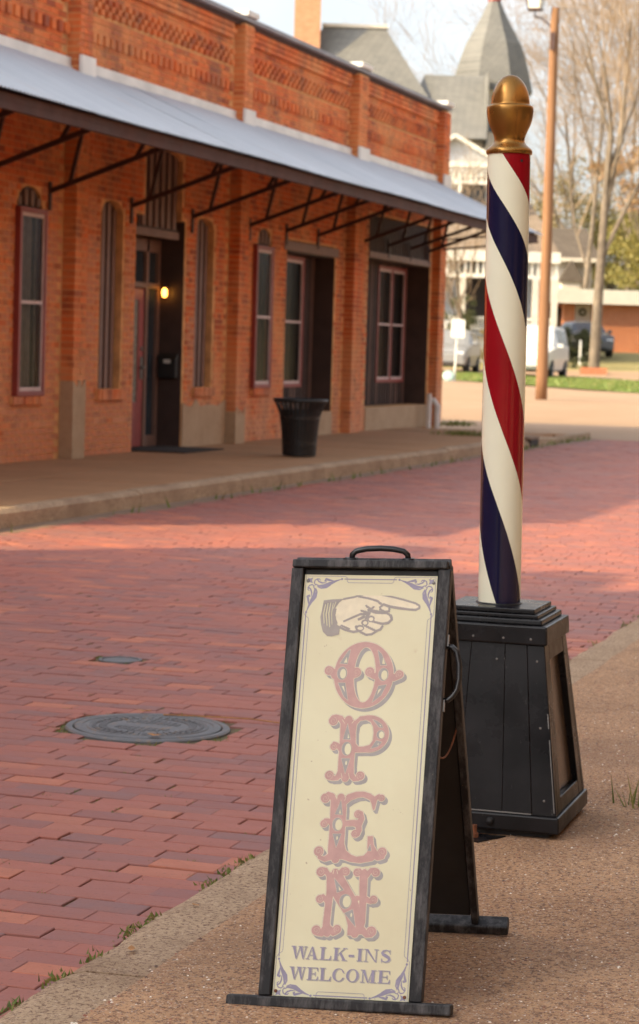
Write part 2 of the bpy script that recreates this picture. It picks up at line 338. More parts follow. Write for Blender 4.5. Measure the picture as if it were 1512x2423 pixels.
# ------------------------------------------------------------------ ground, road, kerbs
PROF = [(-200, -.06), (39, -.06), (40, 0.02), (47, .10), (59, .29), (72, .38), (84, .60), (92, .66), (100, 1.1), (112, 1.65), (125, 1.78), (900, 3.0)]
def gz(y):
    for (a, za), (b, zb) in zip(PROF, PROF[1:]):
        if a <= y <= b: return za + (zb - za) * (y - a) / (b - a)
    return PROF[-1][1]
def sheet(name, A, B, n, m, off, mat, kind='structure', rough=0):   # A, B: two polylines (x,y) draped on the terrain
    mb = MB(); nr = m
    for i in range(n + 1):
        s = i / n
        for j in range(nr + 1):
            t_ = j / nr
            def pl(P):
                q = s * (len(P) - 1); k = min(int(q), len(P) - 2); f = q - k
                return (P[k][0] + (P[k + 1][0] - P[k][0]) * f, P[k][1] + (P[k + 1][1] - P[k][1]) * f)
            a = pl(A); b = pl(B); x = a[0] + (b[0] - a[0]) * t_; y = a[1] + (b[1] - a[1]) * t_
            mb.v.append((x, y, gz(y) + off + (noise.noise((x * .3, y * .3, 0)) * rough)))
    for i in range(n):
        for j in range(nr):
            k = i * (nr + 1) + j; mb.f.append((k, k + nr + 1, k + nr + 2, k + 1)); mb.m.append(0)
    return tag(obj(name, mb, mat, fix=False), kind=kind)
mb = MB(); ys = [-200, -60, -20, 0, 20, 39, 40, 43.5, 47, 53, 59, 65, 72, 78, 84, 88, 92, 96, 100, 106, 112, 125, 200, 400, 900]; xs = [-500, -200, -80, -40, -25, -15, -10, -5, 0, 10, 25, 60, 150, 500]
for y in ys:
    for x in xs: mb.v.append((x, y, gz(y) - .02))
for i in range(len(ys) - 1):
    for j in range(len(xs) - 1): k = i * len(xs) + j; mb.f.append((k, k + 1, k + len(xs) + 1, k + len(xs))); mb.m.append(0)
tag(obj('ground', mb, MAT['lawn'], fix=False), kind='structure')
sheet('side_street', [(-30, 39.4), (-7, 39.4), (12, 39.4)], [(-30, 81), (-20.2, 78.2), (-11.2, 69.6), (12, 55)][:3] + [(12, 52)], 60, 40, .0, MAT['lot'])
sheet('grass_strip', [(-40, 79.5), (-19.8, 77.9), (-11.3, 69.8), (8, 54)], [(-40, 86), (-22, 85.4), (-13, 82.5), (8, 66)], 60, 14, .035, MAT['verge'], rough=.03)
sheet('driveway', [(-40, 86), (-22, 85.4), (-13, 82.5), (8, 66)], [(-40, 94), (-22, 94.), (-15, 96), (8, 92)], 60, 12, .012, MAT['lot'])

# road: dirt bed + every brick
XK0, XK1 = -1.91, -1.73          # near kerb
XF = -7.48                       # far kerb face
mb = MB()
mb.face([(XF - .05, -12, -.0075), (XK0 + .05, -12, -.0075), (XK0 + .05, 40.6, -.0075), (XF - .05, 40.6, -.0075)])
road = tag(obj('road', mb, MAT['dirt'], fix=False), kind='structure')
def brick_shape(lx, ly, lz, ch):
    h = lambda x, y: [(-x, -y), (x, -y), (x, y), (-x, y)]
    v = [(a, b, -lz) for a, b in h(lx, ly)] + [(a, b, -ch) for a, b in h(lx, ly)] + [(a, b, 0) for a, b in h(lx - ch, ly - ch)]
    f = [(8, 9, 10, 11)]
    for q in (0, 4):
        for i in range(4): j = (i + 1) % 4; f.append((q + i, q + j, q + 4 + j, q + 4 + i))
    return v, f
BV, BF = brick_shape(.0992, .0492, .05, .0022)
pm = bpy.data.meshes.new('road_brick'); pm.from_pydata(BV, [], BF); pm.materials.append(MAT['paver']); pm.update()
HOLES = [(-3.138, 8.034, .315), (-3.939, 9.719, .105)]
SLOPE = .035                     # the courses run a little off square to the street
bricks = []; gaps = []
def edge_x(y): return -1.90
yy = -1.0; row = 0
while yy < 40.3:
    xx = XF + .26 + (row % 2) * .1025 + random.uniform(-.02, .02); ph = random.uniform(0, 6)
    while xx < XK0 + .12:
        y = yy + (xx + 4.7) * -SLOPE + .018 * math.sin(xx * 1.7 + row * .13) + random.gauss(0, .003)
        z = noise.noise((xx * .9, y * .9, 3)) * .0065 + random.gauss(0, .0011); jit = (random.gauss(0, .009), random.gauss(0, .006), random.gauss(0, .005)); far = lambda px_, m: all((px_ - a) ** 2 + (y - b) ** 2 > (r + m) ** 2 for a, b, r in HOLES)
        if y > -1 and xx < XK0 + .06:
            if all(far(xx + q, .03) for q in (-.09, 0, .09)): bricks.append((xx, y, z) + jit + (random.uniform(.975, 1.02),))
            else:                                                   # cut bricks round the iron covers
                for q, w_ in ((-.076, .24), (-.026, .24), (.026, .24), (.076, .24)):
                    if far(xx + q, .026): bricks.append((xx + q, y, z) + (jit[0] * .3, jit[1], jit[2]) + (w_,))
            if y < 12.5 and far(xx, .08): gaps.append((xx + .1025, y, z)); gaps.append((xx, y + .0515, z))
        xx += .2025 + random.gauss(0, .003)
    yy += .1035; row += 1
bricks.sort(key=lambda b: (0 if inview((b[0], b[1], 0), 0) else 1, (b[0] ** 2 + b[1] ** 2)))
for b in bricks[:300]:
    o = bpy.data.objects.new('brick', pm); COL.objects.link(o); o.parent = road; o.location = b[:3]; o.rotation_euler = (b[4], b[5], b[3]); o.scale = (b[6], random.uniform(.95, 1.01), 1)
mb = MB(); rest = [b for b in bricks[300:]]
base = np.array(BV); nb = len(BV)
for b in rest:
    c, s_ = math.cos(b[3]), math.sin(b[3]); k = len(mb.v); P = base.copy(); P[:, 0] *= b[6]
    X = P[:, 0] * c - P[:, 1] * s_ + b[0]; Y = P[:, 0] * s_ + P[:, 1] * c + b[1]; Z = P[:, 2] + P[:, 1] * b[4] - P[:, 0] * b[5] + b[2]
    mb.v += list(zip(X, Y, Z)); mb.f += [tuple(k + i for i in f) for f in BF]
mb.m = [0] * len(mb.f)
tag(obj('brick_paving', mb, MAT['paver'], road, fix=False), kind='stuff')
# gutter strip and far kerb, far sidewalk
mb = MB()
y0 = 10.0; ends = []
while y0 < 40:
    L = random.uniform(2.4, 3.2); ends.append((y0, min(y0 + L, 40.4))); y0 += L + .012
fk = tag(obj('kerb', (lambda q: (q.box(-7.62, -7.50, -10, 40.4, -.1, .10), q)[1])(MB()), MAT['kerb']), kind='structure')
for a, b in ends:
    mb = MB(); n = max(3, int((b - a) / .25)); dz = random.uniform(-.008, .008)
    prof = [(-7.66, .13), (-7.60, .158), (-7.52, .152), (-7.475, .12), (-7.468, -.06), (-7.66, -.06)]
    for i in range(n + 1):
        y = a + (b - a) * i / n; jz = noise.noise((y * 1.3, 5, 0)) * .012; jx = noise.noise((y * 1.1, 9, 0)) * .015
        dip = -.05 if 35.1 < y < 35.8 else 0
        fade = 1 - .85 * min(1, max(0, (y - 36.2) / 3.2))
        for x, z in prof: mb.v.append((x + jx, y, (z + jz + dz + dip) * fade if z > 0 else z))
    m_ = len(prof)
    for i in range(n):
        for k in range(m_): k2 = (k + 1) % m_; mb.f.append((i * m_ + k, i * m_ + k2, (i + 1) * m_ + k2, (i + 1) * m_ + k)); mb.m.append(0)
    mb.f += [tuple(range(m_))[::-1], tuple(n * m_ + k for k in range(m_))]; mb.m += [0, 0]
    obj('kerb_stone', mb, MAT['kerb'], fk, smooth=False)
mb = MB(); n = 120
for i in range(n + 1):
    y = -10 + 50.4 * i / n; w = noise.noise((y * .8, 2, 0)) * .03; mb.v += [(-7.48, y, .006), (-7.235 + w, y, -.004)]
for i in range(n): mb.f.append((2 * i, 2 * i + 1, 2 * i + 3, 2 * i + 2)); mb.m.append(0)
tag(obj('gutter', mb, MAT['gutter'], fix=False), kind='structure')
mb = MB(); mb.box(-11.5, -7.66, -10, 37.9, -.15, .10); mb.hexa([(-11.5, 37.92, -.1), (-7.63, 37.92, -.1), (-7.63, 41.2, -.1), (-11.5, 41.2, -.1), (-11.5, 37.92, .146), (-7.63, 37.92, .13), (-7.63, 41.2, .036), (-11.5, 41.2, .04)])
fw = tag(obj('sidewalk', mb, MAT['walk']), kind='structure')
y0 = 9.0; k = 0
while y0 < 37.8:
    y1 = min(y0 + 1.83, 37.9)
    for x0, x1 in ((-11.5, -8.98), (-8.97, -7.665)):
        mb = MB(); z = .15 + random.uniform(-.003, .004); mb.box(x0, x1, y0 + .006, y1 - .006, .05, z); obj('paving_slab', mb, MAT['walk'], fw, bevel=.008)
    y0 = y1
# near kerb + aggregate sidewalk
def sz(x): return .12 + .015 * (x - XK1)
nk = tag(obj('near_kerb', (lambda q: (q.box(XK0 + .03, XK1 - .02, -3, 60, -.2, .03), q)[1])(MB()), MAT['kerb']), kind='structure')
y0 = 1.2
while y0 < 40:
    y1 = y0 + (1.95 if y0 > 6 else 1.62); mb = MB(); n = 26
    prof = [(XK0, -.1), (XK0 + .0, .085), (XK0 + .012, .108), (XK0 + .05, .118), (XK1 + .02, .1185), (XK1 + .02, -.1)]; m_ = len(prof)
    for i in range(n + 1):
        y = y0 + .006 + (y1 - y0 - .012) * i / n; jx = noise.noise((y * 3.1, 1, 0)) * .018 + noise.noise((y * 11., 4, 0)) * .008; jz = noise.noise((y * 2.3, 8, 0)) * .006
        chip = .03 if (i in (0, n) and random.random() < .5) else 0
        for q, (x, z) in enumerate(prof): mb.v.append((x + (jx if q < 4 else 0) + (chip if q < 3 else 0), y, z + (jz if q in (1, 2, 3) else 0)))
    for i in range(n):
        for k in range(m_): k2 = (k + 1) % m_; mb.f.append((i * m_ + k, i * m_ + k2, (i + 1) * m_ + k2, (i + 1) * m_ + k)); mb.m.append(0)
    mb.f += [tuple(range(m_))[::-1], tuple(n * m_ + k for k in range(m_))]; mb.m += [0, 0]
    obj('kerb_stone', mb, MAT['kerb'], nk)
    y0 = y1
mb = MB(); nx, ny = 30, 170
for j in range(ny + 1):
    y = 1.5 + 48 * (j / ny) ** 1.6
    for i in range(nx + 1):
        x = XK1 + 4.2 * (i / nx) ** 1.5; e = noise.noise((y * 6, 3, 0)) * .012 + noise.noise((y * 23, 3, 0)) * .006 if i == 0 else 0
        mb.v.append((x + e, y, sz(x) + (.003 if i else -.0005)))
for j in range(ny):
    for i in range(nx): k = j * (nx + 1) + i; mb.f.append((k, k + 1, k + nx + 2, k + nx + 1)); mb.m.append(0)
nearwalk = tag(obj('near_sidewalk', mb, MAT['aggregate'], fix=False, smooth=True), kind='structure')
# exposed pebbles
N = 75000
u = rng.random(N); y = 3.7 + 10.5 * u ** 1.8; x = XK1 - .012 + 1.5 * rng.random(N) + .12 * (y - 4)* rng.random(N)
r = rng.uniform(.0017, .0062, N) ** 1.0 * (1 + .06 * (y - 4)); oc = np.array([(1, 0, 0), (0, 1, 0), (-1, 0, 0), (0, -1, 0), (0, 0, .55)], float)
a = rng.uniform(0, 6.28, N); el = rng.uniform(.6, 1.5, N); V = np.zeros((N, 5, 3))
for k in range(5):
    px = oc[k, 0] * el * rng.uniform(.7, 1.2, N); py_ = oc[k, 1] * rng.uniform(.7, 1.2, N)
    V[:, k, 0] = x + r * (px * np.cos(a) - py_ * np.sin(a)); V[:, k, 1] = y + r * (px * np.sin(a) + py_ * np.cos(a)); V[:, k, 2] = .12 + .015 * (x - XK1) + .0016 + r * (oc[k, 2] * rng.uniform(.7, 1.3, N)) - .0005
F = (np.arange(N)[:, None, None] * 5 + np.array([(0, 1, 4), (1, 2, 4), (2, 3, 4), (3, 0, 4)])[None]).reshape(-1, 3)
def npmesh(name, V, F, mat, parent=None, kind=None):
    V = np.asarray(V, np.float32).reshape(-1, 3); F = np.asarray(F, np.int32); k = F.shape[1]
    me = bpy.data.meshes.new(name); me.vertices.add(len(V)); me.vertices.foreach_set('co', V.ravel()); me.loops.add(F.size); me.loops.foreach_set('vertex_index', F.ravel())
    me.polygons.add(len(F)); me.polygons.foreach_set('loop_start', np.arange(len(F), dtype=np.int32) * k); me.materials.append(mat); me.update(calc_edges=True); me.validate()
    o = bpy.data.objects.new(name, me); COL.objects.link(o)
    if parent: o.parent = parent; ORG[o.name] = ORG.get(parent.name, Vector((0, 0, 0)))
    if kind: o['kind'] = kind
    return o
npmesh('pebbles', V, F, MAT['pebble'], nearwalk, 'stuff')
# blades / moss
def blades(name, pts, h, w, mat, parent=None, lean=.5):
    pts = np.asarray(pts, float); n = len(pts); a = rng.uniform(0, 6.28, n); hh = h * rng.uniform(.4, 1.2, n); ww = w * rng.uniform(.6, 1.3, n); la = rng.uniform(0, 6.28, n); ll = lean * hh * rng.random(n)
    V = np.zeros((n, 3, 3)); V[:, 0] = pts; V[:, 1] = pts; V[:, 2] = pts
    V[:, 0, 0] -= np.cos(a) * ww; V[:, 0, 1] -= np.sin(a) * ww; V[:, 1, 0] += np.cos(a) * ww; V[:, 1, 1] += np.sin(a) * ww
    V[:, 2, 0] += np.cos(la) * ll; V[:, 2, 1] += np.sin(la) * ll; V[:, 2, 2] += hh
    return npmesh(name, V, np.arange(n * 3).reshape(-1, 3), mat, parent, 'stuff')
pts = []
for (gx, gy, gzz) in gaps:
    if noise.noise((gx * 1.3, gy * 1.3, 1)) + random.uniform(-.25, .3) > .12 and random.random() < .5:
        for _ in range(random.randint(5, 26)): pts.append((gx + random.gauss(0, .012), gy + random.gauss(0, .006), gzz - .012))
for k in range(3600):                                                # clumps along the outer edge of the near kerb
    y = random.uniform(3.6, 20) if k % 3 else random.uniform(3.6, 7); q = noise.noise((y * 2.3, 12, 0)) + .5 * noise.noise((y * 9, 3, 0))
    if q > .05: pts.append((XK0 + .012 - random.random() ** 2 * .03 + random.gauss(0, .008) * (1 + q), y, random.uniform(.085, .112)))
for k in range(700):
    a_ = random.uniform(0, 6.28); c = HOLES[0] if k % 3 else HOLES[1]; rr = c[2] + random.uniform(-.005, .07)
    if noise.noise((math.cos(a_) * 2, math.sin(a_) * 2, c[0])) > .05: pts.append((c[0] + rr * math.cos(a_), c[1] + rr * math.sin(a_), -.01))
blades('moss', pts, .015, .0042, MAT['moss'], road, 1.1)
pts = []
for cx, cy, n, s_ in ((-.80, 6.68, 150, .06), (-.74, 6.70, 90, .05), (-1.02, 6.68, 40, .035), (-.98, 9.9, 60, .06)):
    pts += [(cx + random.gauss(0, s_), cy + random.gauss(0, .03), sz(cx)) for _ in range(n)]
blades('grass_tuft', pts, .115, .0035, MAT['blade'], nearwalk, .6)
pts = [(-8.54 + random.gauss(0, .2), 35.2 + random.gauss(0, .12), .15) for _ in range(260)] + [(-7.43 + random.gauss(0, .05), random.uniform(33, 40), .0) for _ in range(160)] + [(-9.85 + random.gauss(0, .15), 39.9 + random.gauss(0, .3), .15) for _ in range(250)] + [(-7.3 + random.gauss(0, .03), random.uniform(15, 33), .0) for _ in range(70)]
blades('weeds', pts, .09, .012, MAT['moss'], fw, .7)
pts = []
while len(pts) < 16000:
    x = random.uniform(-26, -6); y = random.uniform(62, 86); e = 77.9 + (x + 19.8) * -.95
    if e + .1 < y < e + 10 and x > -23.5 : pts.append((x, y, gz(y) + .03))
blades('verge_grass', pts, .09, .03, MAT['blade'], bpy.data.objects['grass_strip'], .7)

# ------------------------------------------------------------------ long brick building across the street
XW = -10.25; BY0, BY1 = 13.9, 39.85; ZT = 5.65
bld = thing('brick_building', 'long one-storey orange brick building with tin awning and dentilled parapet', 'building', (XW, 27, .15))
PIL = [(18.05, 18.38), (23.33, 23.68), (28.75, 29.13), (34.10, 34.62), (39.42, 39.85)]
# openings in the wall plane: (y0, y1, z0, z1, arch radius rise)
OPEN = [(16.9, 17.55, .88, 2.9, .15), (22.13, 22.76, .9, 2.88, .19), (24.40, 25.06, .91, 2.92, .16), (25.46, 27.10, .1, 2.98, 0), (25.74, 26.97, 2.9, 3.72, .10), (27.51, 28.17, .905, 2.92, .15),
        (29.92, 30.50, .9, 2.9, .18), (31.21, 33.56, .50, 2.98, 0), (35.38, 39.28, .52, 3.62, 0)]
def blocked(y, z, hy, hz):
    for a, b, c, d, r in OPEN:
        if y + hy > a and y - hy < b and z + hz > c and z - hz < d + r:
            if z - hz < d: return True
            if r:
                m = (a + b) / 2; w = (b - a) / 2; q = max(0, abs(y - m) - hy) / w
                if q < 1 and z - hz < d + r * math.sqrt(max(0, 1 - q * q)): return True
    return False
# mortar wall with real openings: strips between sorted edges
ys = sorted(set([BY0, BY1] + [q for o in OPEN for q in o[:2]])); mb = MB()
for a, b in zip(ys, ys[1:]):
    m = (a + b) / 2; segs = sorted([(c, d + r) for (p, q, c, d, r) in OPEN if p < m < q]); z = 0.0
    for c, d in segs:
        if c > z: mb.box(XW - .34, XW, a, b, z, c)
        z = max(z, d)
    if z < ZT: mb.box(XW - .34, XW, a, b, z, ZT)
# arch fill: mortar above the curve
for a, b, c, d, r in OPEN:
    if r:
        n = 12; m = (a + b) / 2; w = (b - a) / 2
        for i in range(n):
            p = a + (b - a) * i / n; q = a + (b - a) * (i + 1) / n
            zp = d + r * math.sqrt(max(0, 1 - ((p - m) / w) ** 2)); zq = d + r * math.sqrt(max(0, 1 - ((q - m) / w) ** 2))
            mb.prism([(p, zp), (q, zq), (q, d + r + .001), (p, d + r + .001)], lambda t_: (XW - .34, t_[0], t_[1]), lambda t_: (XW - .001, t_[0], t_[1]))
mb.box(-22, XW - .345, BY0, BY0 + .3, 0, ZT); mb.box(-22, XW - .345, BY1 - .3, BY1, 0, ZT); mb.box(-22, -21.7, BY0 + .3, BY1 - .3, 0, ZT)
obj('wall', mb, MAT['mortar'], bld, fix=False)
mb = MB(); mb.face([(-21.8, BY0 + .1, 5.0), (XW - .3, BY0 + .1, 5.0), (XW - .3, BY1 - .1, 5.0), (-21.8, BY1 - .1, 5.0)]); obj('flat_roof', mb, MAT['coping'], bld, fix=False)
for a, b in PIL:
    mb = MB(); mb.box(XW + .002, XW + .138, a + .006, b - .006, .1, ZT + .02); obj('pilaster', mb, MAT['mortar'], bld)
# bricks
BRK = []      # (x_face, y, z, hy, hz, depth)
CH = .0715; HB = .0300
def inpil(y, hy): return any(y + hy > a - .002 and y - hy < b + .002 for a, b in PIL)
row = 0; z = .155 + HB
while z < ZT - .01:
    y = BY0 + .1 + (row % 2) * .108
    while y < BY1:
        hd = .0505 if row % 6 == 5 else .103
        zone = None
        if 5.44 < z: zone = .05
        elif 5.11 < z < 5.32: zone = 'teeth'
        elif 4.77 < z < 4.90: zone = 'dent'
        if zone in ('teeth', 'dent'): pass
        elif not inpil(y, hd) and not blocked(y, z, hd, HB): BRK.append((XW + .009 + (zone or 0), y, z, hd + .002, HB, .02 + (zone or 0)))
        elif not inpil(y, hd) and z < 3.8:                       # cut bricks at jambs
            for sgn in (-1, 1):
                yy = y + sgn * hd / 2
                if not blocked(yy, z, hd / 2, HB): BRK.append((XW + .009, yy, z, hd / 2 - .002, HB, .02))
        y += 2 * hd + .010
    z += CH; row += 1
for k in range(3):                                               # basket rows and dentils of the parapet
    z = 5.115 + HB + k * .068; y = BY0 + .1 + (k % 2) * .1
    while y < BY1:
        if not inpil(y, .05): BRK.append((XW + .052, y, z, .048, HB, .07))
        y += .2
y = BY0 + .1
while y < BY1:
    if not inpil(y, .05): BRK.append((XW + .045, y, 4.835, .052, .058, .06))
    y += .185
for a, b in PIL:
    z = .155 + HB; row = 0; w = (b - a)
    while z < ZT + .01:
        n = [(0, .6), (.6, 1)] if row % 2 else [(0, .4), (.4, 1)]
        for p, q in n: BRK.append((XW + .15, a + w * (p + q) / 2, z, w * (q - p) / 2 - .005, HB, .152))
        z += CH; row += 1
def wallbrick(b): return [(b[0] - b[5], b[1] - b[3], b[2] - b[4]), (b[0], b[1] - b[3], b[2] - b[4]), (b[0], b[1] + b[3], b[2] - b[4]), (b[0] - b[5], b[1] + b[3], b[2] - b[4]),
                          (b[0] - b[5], b[1] - b[3], b[2] + b[4]), (b[0], b[1] - b[3], b[2] + b[4]), (b[0], b[1] + b[3], b[2] + b[4]), (b[0] - b[5], b[1] + b[3], b[2] + b[4])]
BRK.sort(key=lambda b: (0 if inview(b[:3], -.002) and b[3] > .09 and b[2] < 3.1 and b[5] < .03 else 1, b[1]))
wb = MB(); wb.hexa([(-.011, -1, -1), (.009, -1, -1), (.009, 1, -1), (-.011, 1, -1), (-.011, -1, 1), (.009, -1, 1), (.009, 1, 1), (-.011, 1, 1)])
wbm = bpy.data.meshes.new('wall_brick'); wbm.from_pydata(wb.v, [], wb.f); wbm.materials.append(MAT['wallbrick']); wbm.update()
OB = ORG[bld.name]
for b in BRK[:300]:
    o = bpy.data.objects.new('brick', wbm); COL.objects.link(o); o.parent = bld; o.location = Vector((b[0] - .009, b[1], b[2])) - OB; o.scale = (1, b[3], b[4])
mb = MB()
for b in BRK[300:]:
    j = random.gauss(0, .0015); mb.hexa(wallbrick((b[0] + j,) + tuple(b[1:])))
tag(obj('brickwork', mb, MAT['wallbrick'], bld, fix=False), kind='stuff')
# coping, capstones, flashing
mb = MB(); mb.box(XW - .42, XW + .16, BY0 - .04, BY1 + .04, ZT + .055, ZT + .115); obj('parapet_coping', mb, MAT['coping'], bld, bevel=.008)
mb = MB(); mb.box(XW - .40, XW + .08, BY0, BY1, ZT + .001, ZT + .054); obj('coping_board', mb, MAT['soffit'], bld)
for a, b in PIL:
    mb = MB(); mb.box(XW - .10, XW + .20, a - .03, b + .03, ZT + .117, ZT + .19); obj('capstone', mb, MAT['capstone'], bld, bevel=.01)
for (a, b) in zip([BY0] + [p[1] for p in PIL], [p[0] for p in PIL] + [BY1]):
    if b - a > .3: mb = MB(); mb.box(XW + .012, XW + .05, a + .003, b - .003, 4.34, 4.53); mb.box(XW + .05, XW + .066, a + .003, b - .003, 4.40, 4.435); obj('flashing', mb, MAT['flash'], bld)
for a, b in PIL: mb = MB(); mb.box(XW + .155, XW + .19, a - .02, b + .02, 4.30, 4.56); obj('flashing', mb, MAT['flash'], bld)
# awning: soffit, tin sheets, fascia, brackets
AX0, AZ0, AX1, AZ1 = XW + .05, 4.42, -8.27, 3.53
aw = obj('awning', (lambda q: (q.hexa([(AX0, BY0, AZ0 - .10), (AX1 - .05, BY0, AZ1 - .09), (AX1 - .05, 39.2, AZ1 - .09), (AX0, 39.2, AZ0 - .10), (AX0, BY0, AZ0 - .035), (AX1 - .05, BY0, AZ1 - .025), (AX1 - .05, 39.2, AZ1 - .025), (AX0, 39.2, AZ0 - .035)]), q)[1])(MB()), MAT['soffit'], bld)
y = BY0
while y < 39.2:
    y1 = min(y + .81, 39.22); n = max(4, int((y1 - y) / .0125)); mb = MB(); k = random.uniform(-.006, .006)
    for i in range(n + 1):
        yy = y + (y1 - y) * i / n; h = .011 * math.sin(2 * math.pi * yy / .076)
        for q in range(4): f = q / 3; mb.v.append((AX0 + (AX1 + .03 + k - AX0) * f, yy, AZ0 + (AZ1 - .012 - AZ0) * f + h + .006 * math.sin(f * 3.1 + y)))
    for i in range(n):
        for q in range(3): a = i * 4 + q; mb.f.append((a, a + 1, a + 5, a + 4)); mb.m.append(0)
    obj('roof_sheet', mb, MAT['tin'], aw, smooth=True, fix=False); y = y1 - .01
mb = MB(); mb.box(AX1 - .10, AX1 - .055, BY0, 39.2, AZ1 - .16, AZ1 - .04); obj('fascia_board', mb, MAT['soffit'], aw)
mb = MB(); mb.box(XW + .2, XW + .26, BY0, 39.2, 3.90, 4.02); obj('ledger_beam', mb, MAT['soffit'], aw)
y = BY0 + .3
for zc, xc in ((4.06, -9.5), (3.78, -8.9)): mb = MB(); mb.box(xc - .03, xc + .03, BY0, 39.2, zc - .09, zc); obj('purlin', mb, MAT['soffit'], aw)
for i, by in enumerate((15.2, 17.2, 19.2, 20.95, 22.92, 25.27, 27.31, 29.52, 31.12, 32.62, 34.97, 36.5, 37.9, 39.1)):
    z0 = 3.05 + max(0, (by - 27.3)) * .012; mb = MB()
    mb.bar((XW + .01, by, z0), (-8.95, by, z0 + .47), .035, .05); mb.bar((-10.0, by, z0 + .10), (-9.83, by, z0 + .80), .03, .04); mb.bar((-9.25, by, z0 + .36), (-9.06, by, min(z0 + .72, 3.74)), .03, .04)
    mb.box(XW + .005, XW + .03, by - .03, by + .03, z0 - .2, z0 + .1); obj('bracket', mb, MAT['steel'], aw)
for zc in (3.25, 3.42):                                         # rods past the corner
    mb = MB(); mb.bar((XW + .1, 39.6, zc), (-8.3, 39.15, zc + .14), .03); obj('tie_rod', mb, MAT['steel'], aw)

# windows
def sash_window(name, y0, y1, z0, z1, x, mid=True, boxed=0.0, mull=None, curtain=None):
    """red outer frame, pale sash, glass, dark room and net curtain behind"""
    mb = MB(); t_ = .055; X0, X1 = x - .05 - boxed, x + .012
    for a, b, c, d in ((y0, y0 + t_, z0, z1), (y1 - t_, y1, z0, z1), (y0 + t_, y1 - t_, z1 - t_, z1), (y0 + t_, y1 - t_, z0, z0 + t_)): mb.box(X0, X1, a, b, c, d)
    if mull: mb.box(X0, X1, mull - .03, mull + .03, z0 + t_, z1 - t_)
    w = obj(name, mb, MAT['redframe'], bld, bevel=.006)
    for (p, q) in ([(y0 + t_, y1 - t_)] if not mull else [(y0 + t_, mull - .03), (mull + .03, y1 - t_)]):
        mb = MB(); s = .032; zz = (z0 + z1) / 2 - .0
        for a, b, c, d in ((p, p + s, z0 + t_, z1 - t_), (q - s, q, z0 + t_, z1 - t_), (p + s, q - s, z1 - t_ - s * 1.3, z1 - t_), (p + s, q - s, z0 + t_, z0 + t_ + s * 1.3), (p + s, q - s, zz - .018, zz + .018)): mb.box(x - .03, x - .004, a, b, c, d)
        obj('sash', mb, MAT['sash'], w)
        for c, d in ((z0 + t_ + s * 1.3, zz - .018), (zz + .018, z1 - t_ - s * 1.3)):
            mb = MB(); mb.box(x - .022, x - .018, p + s, q - s, c, d); obj('pane', mb, MAT['glass'], w)
        mb = MB(); n = 40; lo = curtain if curtain is not None else z0 + .08
        for i in range(n + 1):
            f = i / n; yy = p + .02 + (q - p - .04) * f; xx = x - .09 + .022 * math.sin(f * 38); mb.v += [(xx, yy, lo), (xx, yy, z1 - .07)]
        for i in range(n):
            if (i // 4) % 3 != 2: mb.f.append((2 * i, 2 * i + 2, 2 * i + 3, 2 * i + 1)); mb.m.append(0)
        obj('curtain', mb, MAT['curtain'] if curtain is not None else MAT['board_dark'], w, smooth=True, fix=False)
    mb = MB(); mb.box(x - .28, x - .13, y0 + .01, y1 - .01, z0 + .02, z1 - .02); obj('dark_room', mb, MAT['dark'], w)
    return w
sash_window('window', 22.07, 22.77, .85, 2.84, XW + .06, boxed=.05, curtain=.95)
sash_window('window', 16.85, 17.58, .85, 2.84, XW + .06, boxed=.05, curtain=.95)
sash_window('window', 29.72, 30.45, .88, 2.83, XW + .06, boxed=.05)
def sill(y0, y1, z0, z1):
    mb = MB(); n = max(5, int((y1 - y0) / .085)); w = obj('sill', (lambda q: (q.box(XW - .05, XW + .04, y0, y1, z0, z1 - .006), q)[1])(MB()), MAT['mortar'], bld)
    for i in range(n):
        a = y0 + (y1 - y0) * i / n; b_ = MB(); b_.box(XW - .04, XW + .06 + random.uniform(-.006, .006), a + .005, a + (y1 - y0) / n - .004, z0 + .004, z1); obj('sill_brick', b_, MAT['wallbrick'], w)
sill(22.02, 22.85, .76, .85); sill(24.31, 25.14, .78, .905); sill(27.45, 28.22, .79, .90); sill(29.75, 30.55, .78, .88)
def boards(name, y0, y1, z0, z1, rise, n, x=XW - .10, dark='board_dark', light='board_light'):
    w = obj(name, (lambda q: (q.box(x - .05, x, y0 - .02, y1 + .02, z0 - .02, z1 + rise), q)[1])(MB()), MAT[dark], bld)
    for i in range(n):
        c = y0 + (y1 - y0) * (i + .5) / n; hw = (y1 - y0) / n * .27; m = (y0 + y1) / 2; h = (y1 - y0) / 2
        zt = z1 + (rise * math.sqrt(max(0, 1 - ((abs(c - m) + hw) / h) ** 2)) if rise else 0) - .01
        mb = MB(); mb.box(x + .002, x + .028, c - hw, c + hw, z0 + .005, zt); obj('batten', mb, MAT[light], w, bevel=.004)
    return w
boards('boarded_window', 24.40, 25.06, .91, 2.92, .16, 4); boards('boarded_window', 27.51, 28.17, .905, 2.92, .15, 4)
boards('arch_panel', 22.13, 22.76, 2.86, 2.88, .18, 4, XW - .03); boards('arch_panel', 29.92, 30.50, 2.86, 2.9, .17, 4, XW - .03)
boards('transom_boarding', 25.74, 26.97, 2.86, 3.72, .09, 6, XW - .08)
